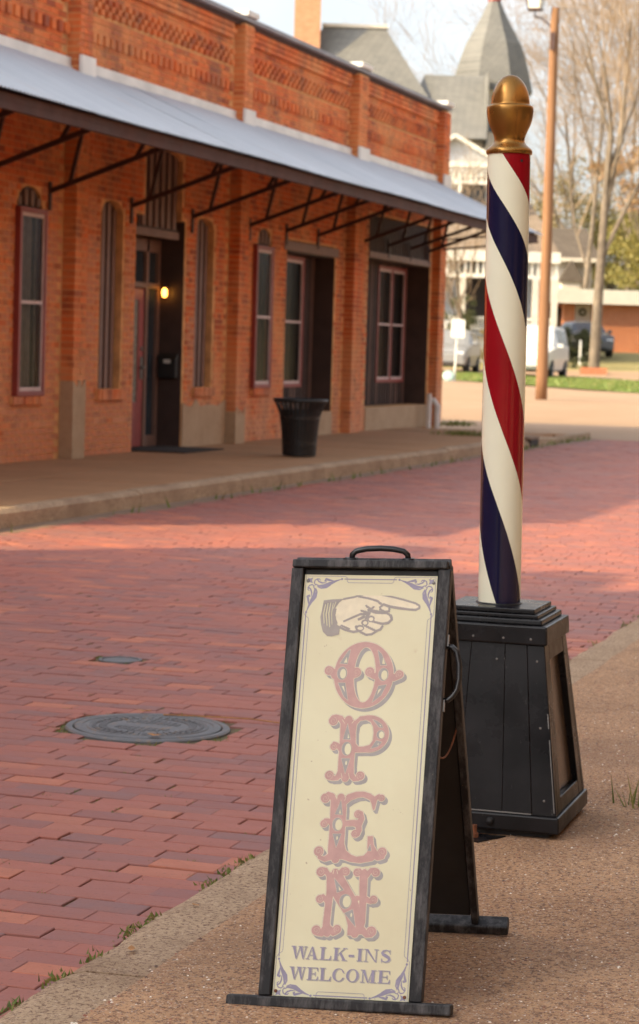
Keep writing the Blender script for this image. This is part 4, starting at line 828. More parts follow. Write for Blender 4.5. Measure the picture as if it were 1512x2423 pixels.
LETTERS={'O':{'add':[('e',-0.5,636.7,61.71,68.14)],'sub':[('e',1.5,637.2,22.62,57.07)],'add2':[('s',[(-59.8,635.4,8.78),(-68.3,645.5,5.68),(-73.4,644.6,9.3)]),('s',[(62.7,632.9,7.67),(71.5,634.4,5.12),(74.2,639.3,8.19)]),('e',-73.4,644.3,9.31,9.31),('e',73.2,639.3,8.69,8.69),('s',[(-34.9,630.8,8.76),(-23.5,633.6,5.16),(-15.4,635.1,3.61)]),('e',-15.9,642.0,9.78,9.78),('s',[(27.9,634.7,8.72),(20.2,634.6,5.64),(12.3,636.9,3.59)]),('e',11.8,643.3,9.76,9.76)],'holes':[('p',[(-35.7,686.4),(-31.5,688.5),(-36.2,658.4),(-52.1,659.4)]),('p',[(25.5,688.8),(33.8,680.8),(46.3,657.5),(32.7,657.3)]),('e',-45.6,639.3,10.32,13.42),('e',40.5,638.6,10.25,13.33),('p',[(-52.6,619.5),(-37.9,619.8),(-29.5,583.8),(-38.4,591.2)]),('p',[(31.9,614.9),(48.6,617.9),(38.5,595.5),(21.1,580.6)])],'inner':[('p',[(-38.1,673.0),(-36.4,661.5),(-43.7,661.3)]),('p',[(37.4,673.2),(42.7,660.5),(36.3,660.4)]),('e',-43.5,638.3,6.19,9.8),('e',42.6,637.1,6.41,9.74),('p',[(-44.6,612.7),(-40.0,612.8),(-36.5,600.2)]),('p',[(32.5,606.8),(38.7,609.5),(30.7,596.6)])],'groove':[('s',[(-69.6,637.6,0.28),(-66.8,641.3,0.28),(-66.7,645.7,0.28),(-69.1,649.1,0.28),(-72.7,650.3,0.28),(-76.1,649.2,0.28),(-78.0,646.5,0.28),(-78.0,643.5,0.28),(-76.4,641.3,0.28),(-74.0,640.6,0.28),(-71.9,641.4,0.28),(-70.9,643.0,0.28),(-71.0,644.7,0.28),(-72.0,645.7,0.28),(-73.2,645.9,0.28)]),('s',[(69.6,633.1,0.28),(67.1,636.5,0.28),(67.0,640.5,0.28),(69.2,643.6,0.28),(72.5,644.7,0.28),(75.7,643.7,0.28),(77.5,641.3,0.28),(77.5,638.5,0.28),(75.9,636.5,0.28),(73.7,635.8,0.28),(71.8,636.5,0.28),(70.9,638.0,0.28),(71.0,639.6,0.28),(71.9,640.5,0.28),(73.0,640.7,0.28)]),('s',[(-18.5,634.7,0.28),(-14.5,634.8,0.28),(-11.3,636.8,0.28),(-9.8,640.0,0.28),(-10.1,643.3,0.28),(-11.9,645.8,0.28),(-14.5,646.8,0.28),(-17.1,646.4,0.28),(-18.9,644.9,0.28),(-19.5,642.8,0.28),(-19.0,641.0,0.28),(-17.8,639.8,0.28),(-16.4,639.6,0.28),(-15.2,640.1,0.28),(-14.7,641.0,0.28)]),('s',[(14.5,636.1,0.28),(10.5,636.2,0.28),(7.3,638.2,0.28),(5.8,641.4,0.28),(6.0,644.6,0.28),(7.9,647.1,0.28),(10.5,648.2,0.28),(13.0,647.8,0.28),(14.8,646.2,0.28),(15.5,644.2,0.28),(15.0,642.3,0.28),(13.8,641.2,0.28),(12.3,640.9,0.28),(11.2,641.4,0.28),(10.7,642.3,0.28)])]},'P':{'add':[('p',[(-41.5,543.5),(-12.2,544.2),(-7.1,526.2),(-6.4,497.3),(-7.0,475.7),(-7.2,454.1),(-5.9,436.1),(-14.2,425.1),(-36.1,424.4),(-39.4,438.7),(-40.0,464.0),(-39.8,496.5),(-40.8,529.0)]),('e',18.9,516.1,41.64,37.99),('p',[(-13.6,538.8),(-1.7,551.4),(16.5,553.6),(22.0,478.6),(-9.0,477.1)])],'sub':[('p',[(-1.0,542.3),(11.6,544.8),(21.1,540.5),(27.0,530.7),(29.2,518.1),(28.4,503.7),(22.7,493.6),(10.2,489.9),(-0.7,489.6),(-6.3,495.5),(-8.1,519.0),(-6.9,535.3)])],'add2':[('s',[(-34.5,536.4,5.87),(-41.7,546.2,5.87),(-51.2,550.2,4.04),(-58.4,548.2,4.04)]),('e',-56.4,541.3,9.56,9.56),('e',-24.6,543.9,7.34,7.34),('s',[(-24.6,543.9,8.07),(-24.1,536.7,11.01)]),('s',[(-35.9,482.1,5.5),(-45.0,492.7,4.03),(-51.6,495.2,3.3)]),('e',-51.6,488.2,7.34,7.34),('s',[(-33.3,435.3,7.31),(-39.8,424.3,4.75),(-50.7,423.1,4.39)]),('e',-56.3,429.3,9.16,9.16),('s',[(-15.0,435.9,7.3),(-4.9,423.6,4.75),(4.2,423.8,4.02)]),('e',7.7,430.2,8.75,8.75),('e',-23.3,424.8,7.67,7.67)],'holes':[('p',[(25.3,545.9),(35.6,542.2),(44.8,536.2),(47.9,529.1),(39.3,530.0)]),('e',43.6,515.3,8.02,9.11),('p',[(35.7,503.5),(47.5,500.2),(39.4,490.5),(25.1,485.9)]),('p',[(-26.2,535.7),(-17.9,503.4),(-33.3,503.5)]),('e',-24.5,484.6,10.07,13.91),('p',[(-34.0,464.5),(-15.7,465.0),(-24.0,433.4)])],'inner':[('p',[(38.8,536.4),(43.5,533.9),(42.8,531.1)]),('e',45.5,514.6,5.1,6.92),('p',[(38.1,495.8),(41.6,497.7),(40.1,493.2)]),('p',[(-23.9,516.8),(-20.3,506.4),(-24.0,506.3)]),('e',-21.9,483.9,6.59,11.35),('e',-23.3,455.4,1.83,4.02)],'groove':[('s',[(-55.1,548.9,0.28),(-51.3,546.5,0.28),(-49.7,542.7,0.28),(-50.5,538.8,0.28),(-53.2,536.3,0.28),(-56.6,535.8,0.28),(-59.4,537.2,0.28),(-60.8,539.7,0.28),(-60.5,542.3,0.28),(-58.9,544.1,0.28),(-56.8,544.6,0.28),(-55.1,543.9,0.28),(-54.3,542.5,0.28),(-54.5,541.1,0.28),(-55.2,540.3,0.28)]),('s',[(-50.5,494.3,0.28),(-47.6,492.4,0.28),(-46.2,489.4,0.28),(-46.8,486.4,0.28),(-48.8,484.3,0.28),(-51.5,483.7,0.28),(-53.8,484.7,0.28),(-55.0,486.6,0.28),(-55.0,488.7,0.28),(-53.9,490.2,0.28),(-52.3,490.8,0.28),(-50.9,490.4,0.28),(-50.1,489.4,0.28),(-50.0,488.3,0.28),(-50.5,487.6,0.28)]),('s',[(-53.6,422.0,0.28),(-50.4,425.0,0.28),(-49.5,429.1,0.28),(-50.9,432.7,0.28),(-54.0,434.7,0.28),(-57.4,434.6,0.28),(-59.9,432.8,0.28),(-60.8,430.1,0.28),(-60.1,427.5,0.28),(-58.2,426.1,0.28),(-56.1,426.0,0.28),(-54.5,427.0,0.28),(-54.0,428.5,0.28),(-54.4,429.8,0.28),(-55.3,430.4,0.28)]),('s',[(5.2,423.4,0.28),(2.1,426.2,0.28),(1.3,430.1,0.28),(2.6,433.5,0.28),(5.5,435.4,0.28),(8.7,435.3,0.28),(11.1,433.6,0.28),(12.0,431.0,0.28),(11.3,428.6,0.28),(9.6,427.2,0.28),(7.6,427.1,0.28),(6.1,428.1,0.28),(5.5,429.5,0.28),(5.9,430.7,0.28),(6.8,431.3,0.28)]),('s',[(-32.7,536.5,0.55),(-37.8,543.6,0.55)]),('s',[(-17.5,536.8,0.55),(-12.2,544.2,0.55)]),('s',[(-32.3,434.4,0.55),(-29.2,424.6,0.55)]),('s',[(-17.1,434.9,0.55),(-14.2,425.1,0.55)])]},'E':{'add':[('p',[(-49.4,382.7),(-18.4,383.7),(-15.8,364.1),(-15.5,335.5),(-15.2,317.7),(-15.1,292.7),(-10.4,278.7),(1.1,270.2),(12.3,266.7),(26.6,269.3),(33.3,276.7),(31.9,308.6),(42.7,309.3),(45.8,291.3),(55.0,277.4),(59.9,272.3),(45.4,259.4),(20.5,254.0),(-1.4,255.9),(-16.3,260.7),(-45.4,259.7),(-47.7,277.4),(-47.4,309.5),(-48.3,345.2)]),('s',[(-19.7,376.5,5.47),(-11.2,385.7,6.93),(2.9,391.5,6.2),(17.4,392.9,5.47),(28.6,389.6,5.83),(36.2,385.4,5.47)]),('p',[(26.7,390.5),(47.0,386.6),(42.4,362.4),(38.9,361.4),(35.2,374.6)]),('s',[(-16.3,332.8,5.82),(-0.1,334.2,6.19),(11.0,332.8,7.64)])],'sub':[],'add2':[('s',[(-41.8,379.4,6.57),(-47.9,387.3,6.21),(-55.6,391.5,4.38)]),('e',-60.8,382.7,9.51,9.51),('e',-28.5,385.2,7.66,7.66),('s',[(43.4,385.6,4.35),(49.5,390.3,3.99)]),('e',54.8,386.7,6.89,6.89),('s',[(11.9,332.8,7.26),(17.4,343.7,5.45),(14.8,354.3,4.72)]),('e',9.1,352.4,8.36,8.36),('s',[(11.1,331.0,6.9),(13.7,320.4,5.45),(11.7,311.5,3.99)]),('e',5.9,312.7,7.99,7.99),('s',[(-43.6,331.0,5.47),(-51.4,337.9,4.01),(-57.9,338.6,3.28)]),('e',-59.7,331.2,7.67,7.67),('s',[(-42.2,265.1,7.28),(-52.7,259.4,5.09),(-63.9,262.6,4.0)]),('e',-66.3,274.9,9.85,9.85),('e',64.0,277.7,9.38,9.38),('s',[(55.8,266.8,6.14),(64.6,268.9,5.42)]),('e',-30.9,260.2,8.0,8.0)],'holes':[('p',[(-28.1,379.5),(-22.8,349.9),(-38.5,350.8)]),('e',-32.0,330.5,10.2,13.48),('p',[(-40.2,311.1),(-22.4,311.7),(-31.2,283.6)]),('p',[(38.6,292.8),(41.8,279.1),(33.5,279.2)])],'inner':[('p',[(-28.5,361.0),(-25.5,352.7),(-30.6,352.5)]),('e',-29.2,329.7,6.92,10.93),('e',-30.5,302.9,1.64,3.64)],'groove':[('s',[(-59.4,390.3,0.28),(-55.7,387.9,0.28),(-54.1,384.1,0.28),(-54.9,380.3,0.28),(-57.5,377.8,0.28),(-60.9,377.3,0.28),(-63.7,378.6,0.28),(-65.1,381.2,0.28),(-64.8,383.8,0.28),(-63.2,385.5,0.28),(-61.2,386.0,0.28),(-59.5,385.3,0.28),(-58.6,383.9,0.28),(-58.8,382.5,0.28),(-59.6,381.8,0.28)]),('s',[(51.9,391.7,0.28),(49.9,389.1,0.28),(49.7,385.9,0.28),(51.3,383.4,0.28),(53.8,382.3,0.28),(56.3,382.8,0.28),(58.0,384.5,0.28),(58.3,386.7,0.28),(57.4,388.5,0.28),(55.8,389.3,0.28),(54.3,389.1,0.28),(53.2,388.2,0.28),(53.0,387.0,0.28),(53.5,386.0,0.28),(54.2,385.7,0.28)]),('s',[(12.6,358.4,0.28),(9.0,358.9,0.28),(5.8,357.5,0.28),(4.0,354.9,0.28),(3.8,351.8,0.28),(5.2,349.4,0.28),(7.5,348.2,0.28),(9.9,348.3,0.28),(11.6,349.6,0.28),(12.4,351.4,0.28),(12.0,353.1,0.28),(10.9,354.2,0.28),(9.6,354.5,0.28),(8.6,354.1,0.28),(8.1,353.3,0.28)]),('s',[(9.2,307.0,0.28),(5.8,306.5,0.28),(2.8,307.8,0.28),(1.0,310.3,0.28),(0.9,313.2,0.28),(2.2,315.5,0.28),(4.4,316.7,0.28),(6.6,316.5,0.28),(8.3,315.3,0.28),(9.0,313.6,0.28),(8.6,312.0,0.28),(7.6,310.9,0.28),(6.4,310.7,0.28),(5.4,311.1,0.28),(4.9,311.8,0.28)]),('s',[(-58.6,337.3,0.28),(-55.7,335.4,0.28),(-54.3,332.4,0.28),(-54.9,329.4,0.28),(-56.9,327.3,0.28),(-59.5,326.8,0.28),(-61.8,327.7,0.28),(-63.1,329.6,0.28),(-63.0,331.7,0.28),(-61.9,333.2,0.28),(-60.4,333.8,0.28),(-58.9,333.4,0.28),(-58.1,332.4,0.28),(-58.1,331.3,0.28),(-58.6,330.6,0.28)]),('s',[(-63.6,267.4,0.28),(-60.2,270.5,0.28),(-59.2,274.8,0.28),(-60.7,278.5,0.28),(-63.9,280.6,0.28),(-67.4,280.5,0.28),(-70.1,278.6,0.28),(-71.0,275.8,0.28),(-70.3,273.1,0.28),(-68.3,271.6,0.28),(-66.1,271.5,0.28),(-64.5,272.6,0.28),(-63.9,274.1,0.28),(-64.3,275.5,0.28),(-65.3,276.2,0.28)]),('s',[(61.4,270.6,0.28),(58.2,273.6,0.28),(57.3,277.6,0.28),(58.7,281.2,0.28),(61.7,283.1,0.28),(65.1,283.1,0.28),(67.6,281.2,0.28),(68.5,278.5,0.28),(67.8,276.1,0.28),(65.9,274.6,0.28),(63.8,274.5,0.28),(62.3,275.5,0.28),(61.7,277.0,0.28),(62.1,278.3,0.28),(63.0,278.9,0.28)]),('s',[(-36.5,381.3,0.55),(-40.6,387.5,0.55)]),('s',[(-20.8,379.1,0.55),(-18.5,385.5,0.55)])]},'N':{'add':[('p',[(-46.8,233.0),(-15.9,234.1),(21.3,178.6),(25.8,168.9),(26.0,156.6),(21.4,228.1),(24.7,235.6),(34.8,236.0),(38.2,223.7),(38.8,189.2),(39.7,135.0),(33.8,112.7),(13.9,109.4),(5.0,109.0),(4.8,128.7),(-1.7,148.1),(-25.7,179.3),(-30.0,186.5),(-31.1,166.7),(-32.2,132.1),(-27.1,115.1),(-41.9,109.5),(-47.0,126.6),(-45.5,156.2),(-44.0,195.9)])],'sub':[('p',[(-28.0,176.7),(-23.7,176.9),(-1.3,143.2),(2.8,128.6),(2.9,113.9),(-10.7,133.0),(-25.9,132.4),(-31.2,151.9)])],'add2':[('e',-58.7,233.8,9.17,9.17),('s',[(-43.5,229.4,5.09),(-49.3,237.9,4.58),(-57.1,240.1,3.56)]),('e',-7.9,236.4,8.63,8.63),('s',[(-20.7,230.2,6.09),(-13.8,240.4,4.06)]),('e',16.3,235.3,8.1,8.1),('s',[(27.6,230.8,5.57),(20.5,240.4,3.54)]),('e',54.0,236.7,8.58,8.58),('s',[(35.2,229.8,5.56),(44.5,241.3,4.04),(52.0,242.8,3.03)]),('e',-28.6,233.6,7.62,7.62),('e',30.9,237.1,5.57,5.57),('e',-56.5,179.3,8.13,8.13),('s',[(-42.0,176.2,5.59),(-50.3,185.7,3.55)]),('e',53.4,182.3,8.06,8.06),('s',[(38.8,181.8,6.06),(48.0,176.7,3.53)]),('e',19.7,183.5,5.56,5.56),('s',[(11.0,180.7,3.54),(17.6,178.0,2.53)]),('e',-59.2,116.7,9.64,9.64),('s',[(-42.6,119.3,6.59),(-47.0,109.3,4.56),(-57.1,109.4,3.55)]),('e',-16.8,120.4,8.6,8.6),('s',[(-31.3,119.8,6.58),(-24.2,110.8,4.05),(-16.8,113.5,3.04)]),('e',-36.5,111.7,7.09,7.09),('e',53.5,118.9,10.06,10.06),('s',[(35.8,120.1,7.05),(44.1,110.7,4.53),(54.2,110.6,3.53)]),('e',19.9,112.6,7.56,7.56)],'holes':[('p',[(-30.2,222.4),(-8.6,199.2),(-22.4,193.0)]),('e',-3.8,176.2,12.15,14.68),('p',[(-4.1,153.0),(12.5,161.5),(20.7,126.4)])],'inner':[('p',[(-20.1,206.7),(-13.7,199.0),(-18.1,197.4)]),('e',-0.8,176.3,8.1,11.64),('e',10.3,149.8,1.77,4.04)],'groove':[('s',[(-57.4,240.8,0.28),(-54.0,238.7,0.28),(-52.5,235.2,0.28),(-53.1,231.7,0.28),(-55.4,229.3,0.28),(-58.5,228.7,0.28),(-61.1,229.8,0.28),(-62.5,232.0,0.28),(-62.5,234.4,0.28),(-61.2,236.1,0.28),(-59.4,236.7,0.28),(-57.8,236.3,0.28),(-56.9,235.1,0.28),(-56.8,233.9,0.28),(-57.4,233.1,0.28)]),('s',[(-6.7,242.9,0.28),(-10.4,242.1,0.28),(-12.8,239.6,0.28),(-13.4,236.3,0.28),(-12.1,233.5,0.28),(-9.7,232.0,0.28),(-7.0,232.1,0.28),(-5.1,233.6,0.28),(-4.4,235.7,0.28),(-4.9,237.6,0.28),(-6.3,238.7,0.28),(-7.9,238.8,0.28),(-9.0,238.1,0.28),(-9.4,237.1,0.28),(-9.2,236.2,0.28)]),('s',[(17.4,241.3,0.28),(20.3,239.5,0.28),(21.6,236.5,0.28),(21.0,233.5,0.28),(19.1,231.5,0.28),(16.5,231.0,0.28),(14.2,231.9,0.28),(13.0,233.8,0.28),(13.1,235.8,0.28),(14.1,237.3,0.28),(15.7,237.8,0.28),(17.1,237.4,0.28),(17.8,236.5,0.28),(17.9,235.4,0.28),(17.4,234.7,0.28)]),('s',[(55.1,243.2,0.28),(51.5,242.4,0.28),(49.1,239.8,0.28),(48.5,236.6,0.28),(49.8,233.8,0.28),(52.2,232.3,0.28),(54.8,232.5,0.28),(56.8,233.9,0.28),(57.5,236.0,0.28),(56.9,237.9,0.28),(55.6,239.0,0.28),(54.0,239.1,0.28),(52.9,238.4,0.28),(52.4,237.4,0.28),(52.7,236.5,0.28)]),('s',[(-55.4,185.6,0.28),(-52.3,183.6,0.28),(-51.0,180.5,0.28),(-51.5,177.4,0.28),(-53.6,175.3,0.28),(-56.3,174.8,0.28),(-58.6,175.7,0.28),(-59.9,177.7,0.28),(-59.9,179.8,0.28),(-58.7,181.4,0.28),(-57.1,181.9,0.28),(-55.7,181.5,0.28),(-54.9,180.5,0.28),(-54.8,179.4,0.28),(-55.4,178.7,0.28)]),('s',[(54.5,176.1,0.28),(57.3,177.9,0.28),(58.7,180.7,0.28),(58.5,183.6,0.28),(56.8,185.8,0.28),(54.4,186.7,0.28),(52.1,186.3,0.28),(50.5,184.8,0.28),(50.0,182.9,0.28),(50.6,181.2,0.28),(51.8,180.1,0.28),(53.2,180.0,0.28),(54.3,180.6,0.28),(54.8,181.5,0.28),(54.7,182.3,0.28)]),('s',[(-56.6,109.5,0.28),(-53.4,112.5,0.28),(-52.5,116.5,0.28),(-53.9,120.1,0.28),(-56.9,122.1,0.28),(-60.3,122.0,0.28),(-62.8,120.2,0.28),(-63.7,117.5,0.28),(-63.0,115.0,0.28),(-61.1,113.5,0.28),(-59.1,113.4,0.28),(-57.5,114.4,0.28),(-56.9,115.9,0.28),(-57.3,117.2,0.28),(-58.2,117.9,0.28)]),('s',[(-19.2,114.0,0.28),(-22.1,116.7,0.28),(-22.9,120.3,0.28),(-21.6,123.5,0.28),(-18.9,125.3,0.28),(-15.9,125.2,0.28),(-13.6,123.5,0.28),(-12.8,121.1,0.28),(-13.5,118.9,0.28),(-15.1,117.6,0.28),(-17.0,117.5,0.28),(-18.4,118.4,0.28),(-18.9,119.7,0.28),(-18.5,120.9,0.28),(-17.7,121.5,0.28)]),('s',[(50.9,111.6,0.28),(47.6,114.6,0.28),(46.6,118.7,0.28),(48.1,122.4,0.28),(51.2,124.4,0.28),(54.6,124.4,0.28),(57.2,122.5,0.28),(58.1,119.7,0.28),(57.4,117.2,0.28),(55.5,115.7,0.28),(53.4,115.6,0.28),(51.8,116.6,0.28),(51.2,118.1,0.28),(51.6,119.4,0.28),(52.5,120.1,0.28)]),('s',[(-33.4,231.0,0.64),(-32.0,238.5,0.64)]),('s',[(-23.8,231.3,0.64),(-26.4,238.7,0.64)])]}}
HAND={'cuff':[('p',[(-95.6,790.2),(-77.0,792.6),(-53.7,794.0),(-63.5,785.8),(-70.4,774.0),(-71.8,758.5),(-66.7,743.1),(-57.5,734.3),(-58.5,719.6),(-73.7,715.4),(-82.8,715.8),(-92.6,724.6),(-97.7,740.0),(-100.2,755.5),(-97.7,773.6)])],'cufflight':[('s',[(-91.3,781.5,1.04),(-94.1,763.3,1.3),(-91.4,742.7,1.04)]),('s',[(-86.3,784.1,1.04),(-88.6,760.8,1.56),(-84.8,737.7,1.04)]),('s',[(-80.6,785.3,1.04),(-83.1,763.5,1.3),(-79.4,735.2,1.04)]),('s',[(-75.4,784.3,0.78),(-77.4,763.6,1.04),(-74.6,740.4,0.78)]),('s',[(-70.1,787.0,0.78),(-74.0,774.0,0.78)])],'skin':[('p',[(-53.7,793.7),(-33.2,797.9),(-0.3,808.2),(12.8,805.8),(44.2,800.3),(70.4,794.3),(96.6,787.0),(105.2,782.0),(105.0,776.8),(97.6,772.9),(87.3,773.5),(61.4,776.1),(43.2,778.9),(43.2,770.7),(39.0,765.5),(47.1,760.5),(49.7,752.8),(43.0,745.0),(30.3,742.7),(31.2,737.1),(27.3,730.6),(18.5,727.9),(10.0,721.3),(-1.5,719.8),(-14.9,725.5),(-27.8,725.3),(-48.8,729.3),(-61.1,736.8),(-68.6,750.8),(-70.0,768.9),(-63.0,785.8)])],'ink':[('s',[(-53.7,793.7,0.78),(-33.2,797.9,0.78),(-0.3,808.2,1.04),(12.8,805.8,0.78),(44.2,800.3,0.52),(70.4,794.3,0.78),(96.6,787.0,0.78),(105.2,782.0,1.04),(105.0,776.8,1.3),(97.6,773.4,1.56),(87.3,773.7,1.3),(61.4,776.6,2.08),(43.1,779.4,2.34),(29.9,783.9,1.82)]),('s',[(-23.0,799.3,0.52),(-2.0,795.8,0.78),(16.5,790.9,1.3),(24.7,784.6,1.55)]),('s',[(28.7,782.1,1.03),(23.1,777.6,1.03),(24.2,773.0,1.03),(33.6,768.5,1.29),(42.6,769.4,1.03),(42.9,775.8,0.77)]),('s',[(-0.2,771.3,2.58),(15.6,767.7,4.65),(28.6,766.6,3.1),(38.9,766.0,1.55)]),('s',[(-6.0,780.2,0.78),(4.9,772.7,2.07)]),('s',[(9.7,777.9,0.77),(3.7,771.4,1.81)]),('s',[(-15.6,769.8,0.52),(1.6,764.9,2.59)]),('s',[(-17.6,762.0,0.78),(0.4,763.6,3.62),(-4.1,754.5,2.59)]),('s',[(-50.2,747.3,0.52),(-30.2,756.6,1.04),(-15.1,763.3,1.55)]),('s',[(-19.4,751.7,2.07),(-9.5,757.0,3.1)]),('s',[(39.0,765.5,1.29),(47.1,760.5,1.54),(49.7,752.8,2.06),(43.0,745.5,2.06),(30.3,743.2,1.8),(14.6,746.6,1.29),(8.0,748.3,1.03)]),('s',[(31.1,738.4,1.29),(27.3,731.4,1.8),(18.5,728.1,1.29),(2.5,735.3,1.29),(-5.5,739.0,1.03)]),('s',[(21.0,728.7,1.29),(10.0,721.3,1.29),(-1.5,719.8,1.29),(-13.6,725.5,1.55),(-23.2,733.6,1.29)]),('s',[(-23.4,736.2,2.58),(-20.2,727.2,2.07),(-27.8,725.8,1.55)]),('s',[(-59.7,735.5,1.3),(-46.2,729.3,1.3),(-27.8,725.3,1.56)]),('s',[(-54.7,738.2,0.78),(-38.6,731.3,1.3)]),('s',[(-69.7,771.5,0.78),(-71.3,758.5,0.78),(-65.4,743.2,0.78)])],'nails':[('e',5.8,753.1,6.19,5.42),('e',-6.0,745.2,5.94,5.16),('e',-15.5,733.7,7.23,4.91)],'nailin':[('e',6.4,752.6,4.64,3.87),('e',-5.4,744.7,4.39,3.61),('e',-14.9,733.2,5.68,3.36)]}
W0 = .0023
for k, L in LETTERS.items():
    P = [p for q in L['add'] + L['add2'] for p in (q[1] if q[0] != 'e' else [(q[1] - q[3], q[2] - q[4]), (q[1] + q[3], q[2] + q[4])])]
    xs, ys, X, Y = grid(min(p[0] for p in P) - 14, max(p[0] for p in P) + 18, min(p[1] for p in P) - 18, max(p[1] for p in P) + 12)
    def body(X, Y):
        d = sdf(L['add'], X, Y)
        if L['sub']: d = np.maximum(d, -sdf(L['sub'], X, Y))
        return np.minimum(d, sdf(L['add2'], X, Y))
    B = body(X, Y); sh = np.full(X.shape, 1e3)
    for q in range(9): f = q / 8; sh = np.minimum(sh, body(X - 6.0 * f, Y + 6.5 * f))
    Hh = sdf(L['holes'], X, Y); In = sdf(L['inner'], X, Y); G = sdf(L['groove'], X, Y)
    film('letter_shadow', np.minimum(sh - .9, B - 1.6), xs, ys, W0, 'ink_grey')
    film('letter_outline', B - 1.25, xs, ys, W0 + .0003, 'ink_cream')
    film('letter', np.maximum(np.maximum(B, -(Hh - .55)), -G), xs, ys, W0 + .0006, 'ink_red')
    for q in L['holes']: film('letter_hole', sdf([q], X, Y), xs, ys, W0 + .0006, 'ink_grey')
    for q in L['inner']: film('letter_hole_highlight', sdf([q], X, Y) - .1, xs, ys, W0 + .0009, 'board')
HAND['ink'] = [(k, [(x, y, r * .5) for x, y, r in q]) for k, q in HAND['ink']]
xs, ys, X, Y = grid(-112, 112, 686, 802, .5)
film('hand_shape', sdf(HAND['skin'], X, Y), xs, ys, W0, 'ink_skin')
ink = np.minimum(np.maximum(sdf(HAND['ink'], X, Y), -sdf(HAND['nailin'], X, Y)), np.maximum(sdf(HAND['nails'], X, Y), -sdf(HAND['nailin'], X, Y)))
hat = np.sin(X * 2.1 + Y * 1.2) * .55; ink = np.minimum(ink, np.maximum(ink - 1.7 + hat, -(ink)))
ink = np.maximum(ink, -sdf(HAND['nailin'], X, Y))
film('hand_drawing', ink, xs, ys, W0 + .0003, 'ink_line')
film('cuff', np.maximum(sdf(HAND['cuff'], X, Y), -sdf(HAND['cufflight'], X, Y)), xs, ys, W0 + .0006, 'ink_line')
